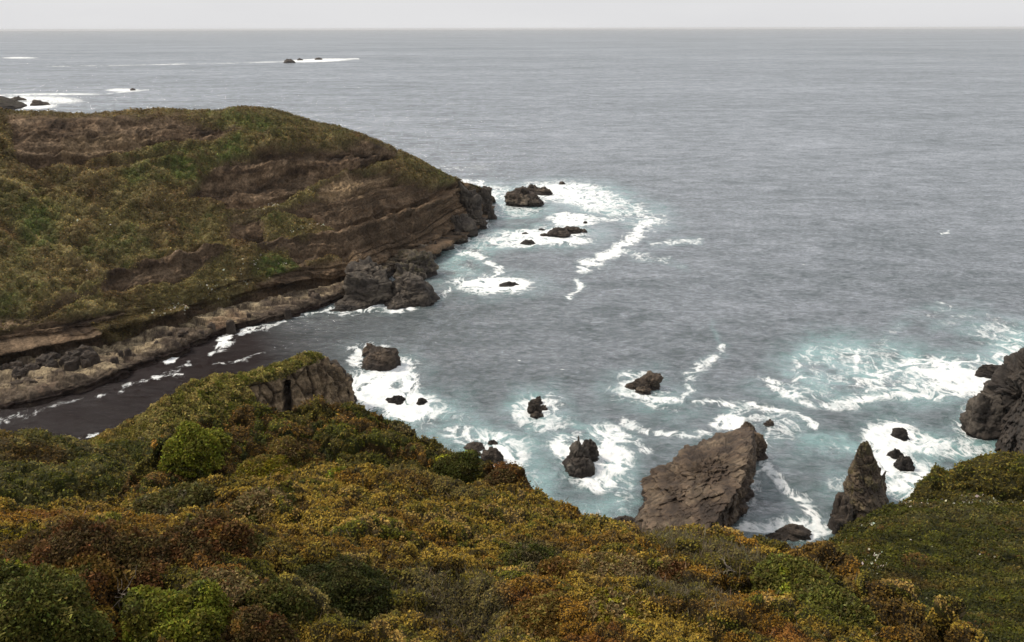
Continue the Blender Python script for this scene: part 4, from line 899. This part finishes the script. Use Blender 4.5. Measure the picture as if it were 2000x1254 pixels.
FGG = (FG, FGX, FGY); KNG = (KN, KNX, KNY)
P1 = (['lime', 'green'], [3, 1])
shrub_at(FGG, 'shrub', 'bright green broad leaved bush at the bottom edge, left of centre', 345, 1240, 200, .55, (['lime', 'green', 'lime'], [3, .6, 1]), 201, nleaf=15000, lsize=.0062)
shrub_at(FGG, 'shrub', 'dark green leafy bush in the bottom left corner', 55, 1230, 210, .55, (['fresh', 'green', 'lime'], [3, 2, .4]), 202, nleaf=15000, lsize=.0062)
shrub_at(FGG, 'shrub', 'large reddish brown rounded bush above the bottom left corner', 165, 1110, 260, .45, (['brown', 'red', 'orange', 'olive'], [3, 1.3, 1, .6]), 203, nleaf=18000)
shrub_at(FGG, 'shrub', 'green upright bush at the left edge of the frame', 5, 1160, 90, .8, (['green', 'lime'], [3, 1]), 204, nleaf=5000)
shrub_at(FGG, 'shrub', 'blackish green bush below centre, darkest of the slope', 650, 1165, 190, .4, (['dark', 'green'], [4, .7]), 205, nleaf=13000, lsize=.005)
shrub_at(FGG, 'shrub', 'rust brown bush just right of the big reddish one', 400, 1062, 150, .42, (['brown', 'red', 'orange'], [2, 1, 1.5]), 206)
shrub_at(FGG, 'shrub', 'olive dome of scrub under the bright yellow mound', 345, 1000, 150, .32, (['olive', 'sage', 'gold'], [3, 1, .7]), 207)
shrub_at(FGG, 'shrub', 'small red shrub between the olive and brown bushes', 415, 1100, 62, .5, (['red', 'orange'], [2, 1]), 208, nleaf=3500)
shrub_at(FGG, 'shrub', 'pale flowered tan bush just above the bright green bush', 425, 1160, 120, .42, (['tan', 'gold', 'green'], [3, 1, .8]), 209, nleaf=7000)
shrub_at(FGG, 'shrub', 'cream topped bush high on the slope, left of centre', 510, 990, 100, .35, (['tan', 'olive', 'sage'], [2, 1, 1]), 210, nleaf=5000)
shrub_at(FGG, 'shrub', 'rounded olive bush standing out right of the red shrub', 490, 1072, 56, .6, (['olive', 'green'], [2, 1]), 211, nleaf=3500)
shrub_at(FGG, 'shrub', 'mid green bush between the bright bush and the blackish one', 545, 1190, 110, .5, (['green', 'olive'], [2, 1]), 212, nleaf=6500)
shrub_at(FGG, 'shrub', 'red brown bush on the bottom edge beside the bright green bush', 500, 1235, 100, .5, (['red', 'brown', 'orange'], [1.5, 2, 1]), 213, nleaf=6500)
shrub_at(FGG, 'shrub', 'sage green dome in the middle of the slope', 1035, 1095, 78, .5, (['sage', 'green', 'dark'], [2, 1.4, .5]), 214, nleaf=4500, lsize=.0045)
shrub_at(FGG, 'shrub', 'orange bush right of the sage green dome', 1088, 1118, 66, .45, (['orange', 'red'], [3, 1]), 215, nleaf=3500)
shrub_at(FGG, 'shrub', 'broad tan yellow bush right of the middle of the slope', 1200, 1125, 130, .28, (['tan', 'gold'], [3, 1.3]), 216, nleaf=7000, lsize=.0045)
shrub_at(FGG, 'shrub', 'golden orange bush at the bottom edge right of centre', 1060, 1215, 130, .38, (['orange', 'gold', 'red'], [2.4, 1.4, .6]), 217, nleaf=9000)
shrub_at(FGG, 'shrub', 'straw yellow bush near the bottom edge, right of the golden one', 1240, 1195, 140, .26, (['tan', 'yellow', 'gold'], [2, .7, 1.5]), 218, nleaf=9000)
shrub_at(FGG, 'shrub', 'loose green leafy bush on the right shoulder of the slope', 1550, 1135, 110, .42, (['fresh', 'lime', 'green'], [4, .5, .6]), 219, nleaf=9000, lsize=.0055)
shrub_at(FGG, 'shrub', 'second loose green bush, lower right of the first on the shoulder', 1625, 1185, 100, .34, (['fresh', 'green', 'moss'], [4, .6, 1]), 220, nleaf=9000, lsize=.0055)
shrub_at(FGG, 'shrub', 'deep red shrub on the right part of the slope', 1325, 1120, 60, .35, (['red', 'brown'], [2, 1]), 221, nleaf=3000)
shrub_at(FGG, 'shrub', 'yellow flowering mound where the slope meets the dark knoll', 515, 918, 100, .32, (['yellow', 'gold', 'olive'], [2.2, 1, 1]), 222, nleaf=5000, lsize=.004)
shrub_at(FGG, 'shrub', 'tiny lime green shrub at the foot of the dark knoll', 662, 928, 34, .4, (['lime', 'yellow'], [2, 1]), 223, nleaf=1600, lsize=.004)
shrub_at(KNG, 'shrub', 'lime green leafy bush on the left end of the dark knoll', 375, 892, 84, .7, (['lime', 'green'], [4, .8]), 224, nleaf=9000, lsize=.0046, sink=.2)
shrub_at(KNG, 'shrub', 'small lime green bush at the top of the knoll left end', 412, 856, 62, .5, (['lime', 'green'], [3, 1]), 225, nleaf=3800, lsize=.0046)
shrub_at(KNG, 'shrub', 'pale tan rounded bush in the middle of the dark knoll', 548, 870, 74, .5, (['tan', 'gold', 'brown'], [1, 1.4, 1.4]), 226, nleaf=4500, lsize=.004)
shrub_at(KNG, 'shrub', 'fresh green bush on the right flank of the dark knoll', 895, 922, 84, .5, (['green', 'lime'], [4, .5]), 227, nleaf=5500, lsize=.004)
shrub_at(KNG, 'shrub', 'brown twiggy bush at the right tip of the dark knoll', 985, 940, 76, .6, (['brown', 'red'], [3, .6]), 228, nleaf=5000, lsize=.004)
shrub_at(KNG, 'shrub', 'orange and lime shrub at the foot of the knoll', 610, 900, 60, .4, (['orange', 'gold', 'lime'], [2, 1, .5]), 229, nleaf=3400, lsize=.004)

# bare branches
def branch(label, G3, px, py, size, seed, lift=.4):
    rs = np.random.RandomState(seed); p = surf_at(*G3, px, py); d = np.linalg.norm(p - C0); s = size / F * d
    co = []; fa = []; off = 0
    def grow(a, dr, ln, r, lv):
        nonlocal off
        pts = [a]
        for k in range(5):
            dr = nz(dr + rs.normal(size=3) * .28 + C(0, 0, .05)); pts.append(pts[-1] + dr * ln / 5)
        T = tube(pts, r, r * .45, 5); co.append(T.reshape(-1, 3)); fa.append(grid_faces(T.shape[0], 5, True, off)); off += T.shape[0] * 5
        if lv > 0:
            for k in range(3): grow(pts[2 + k if k < 3 else 5], nz(dr + rs.normal(size=3) * .8), ln * .6, r * .55, lv - 1)
    grow(p + C(0, 0, -.1), nz(C(rs.normal() * .6, -.1, 1)), s, s * .022, 2)
    co = np.concatenate(co); o = new_mesh('bare_branch', co, np.concatenate(fa), {'col': np.tile(C(.24, .20, .165), (len(co), 1))}, M_WOOD)
    tag(o, label, 'branch')
branch('bare pale branch over the dark hollow beside the big reddish bush', FGG, 225, 1165, 70, 1)
branch('bare grey twigs on the right shoulder above the loose green bush', FGG, 1440, 1120, 45, 2)
branch('wiry grey twigs sticking out at the right tip of the knoll', KNG, 1012, 958, 50, 3)

# ------------------------------------------------------------------ sea air
def haze():
    m = bpy.data.materials.new('sea air'); m.use_nodes = True; t = m.node_tree; t.nodes.clear()
    o = t.nodes.new('ShaderNodeOutputMaterial'); v = t.nodes.new('ShaderNodeVolumePrincipled')
    v.inputs['Color'].default_value = (.93, .94, .96, 1); v.inputs['Density'].default_value = 2.5e-5
    t.links.new(v.outputs[0], o.inputs['Volume'])
    x, y0, y1, z0, z1 = 70000, -300, 70000, -9, 86
    co = np.array([[a, b, c] for c in (z0, z1) for a, b in ((-x, y0), (x, y0), (x, y1), (-x, y1))], float)
    fa = np.array([[0, 3, 2, 1], [4, 5, 6, 7], [0, 1, 5, 4], [1, 2, 6, 5], [2, 3, 7, 6], [3, 0, 4, 7]])
    o = new_mesh('haze', co, fa, None, m, False); tag(o, 'thin sea haze softening the horizon', None, None, 'stuff')
haze()
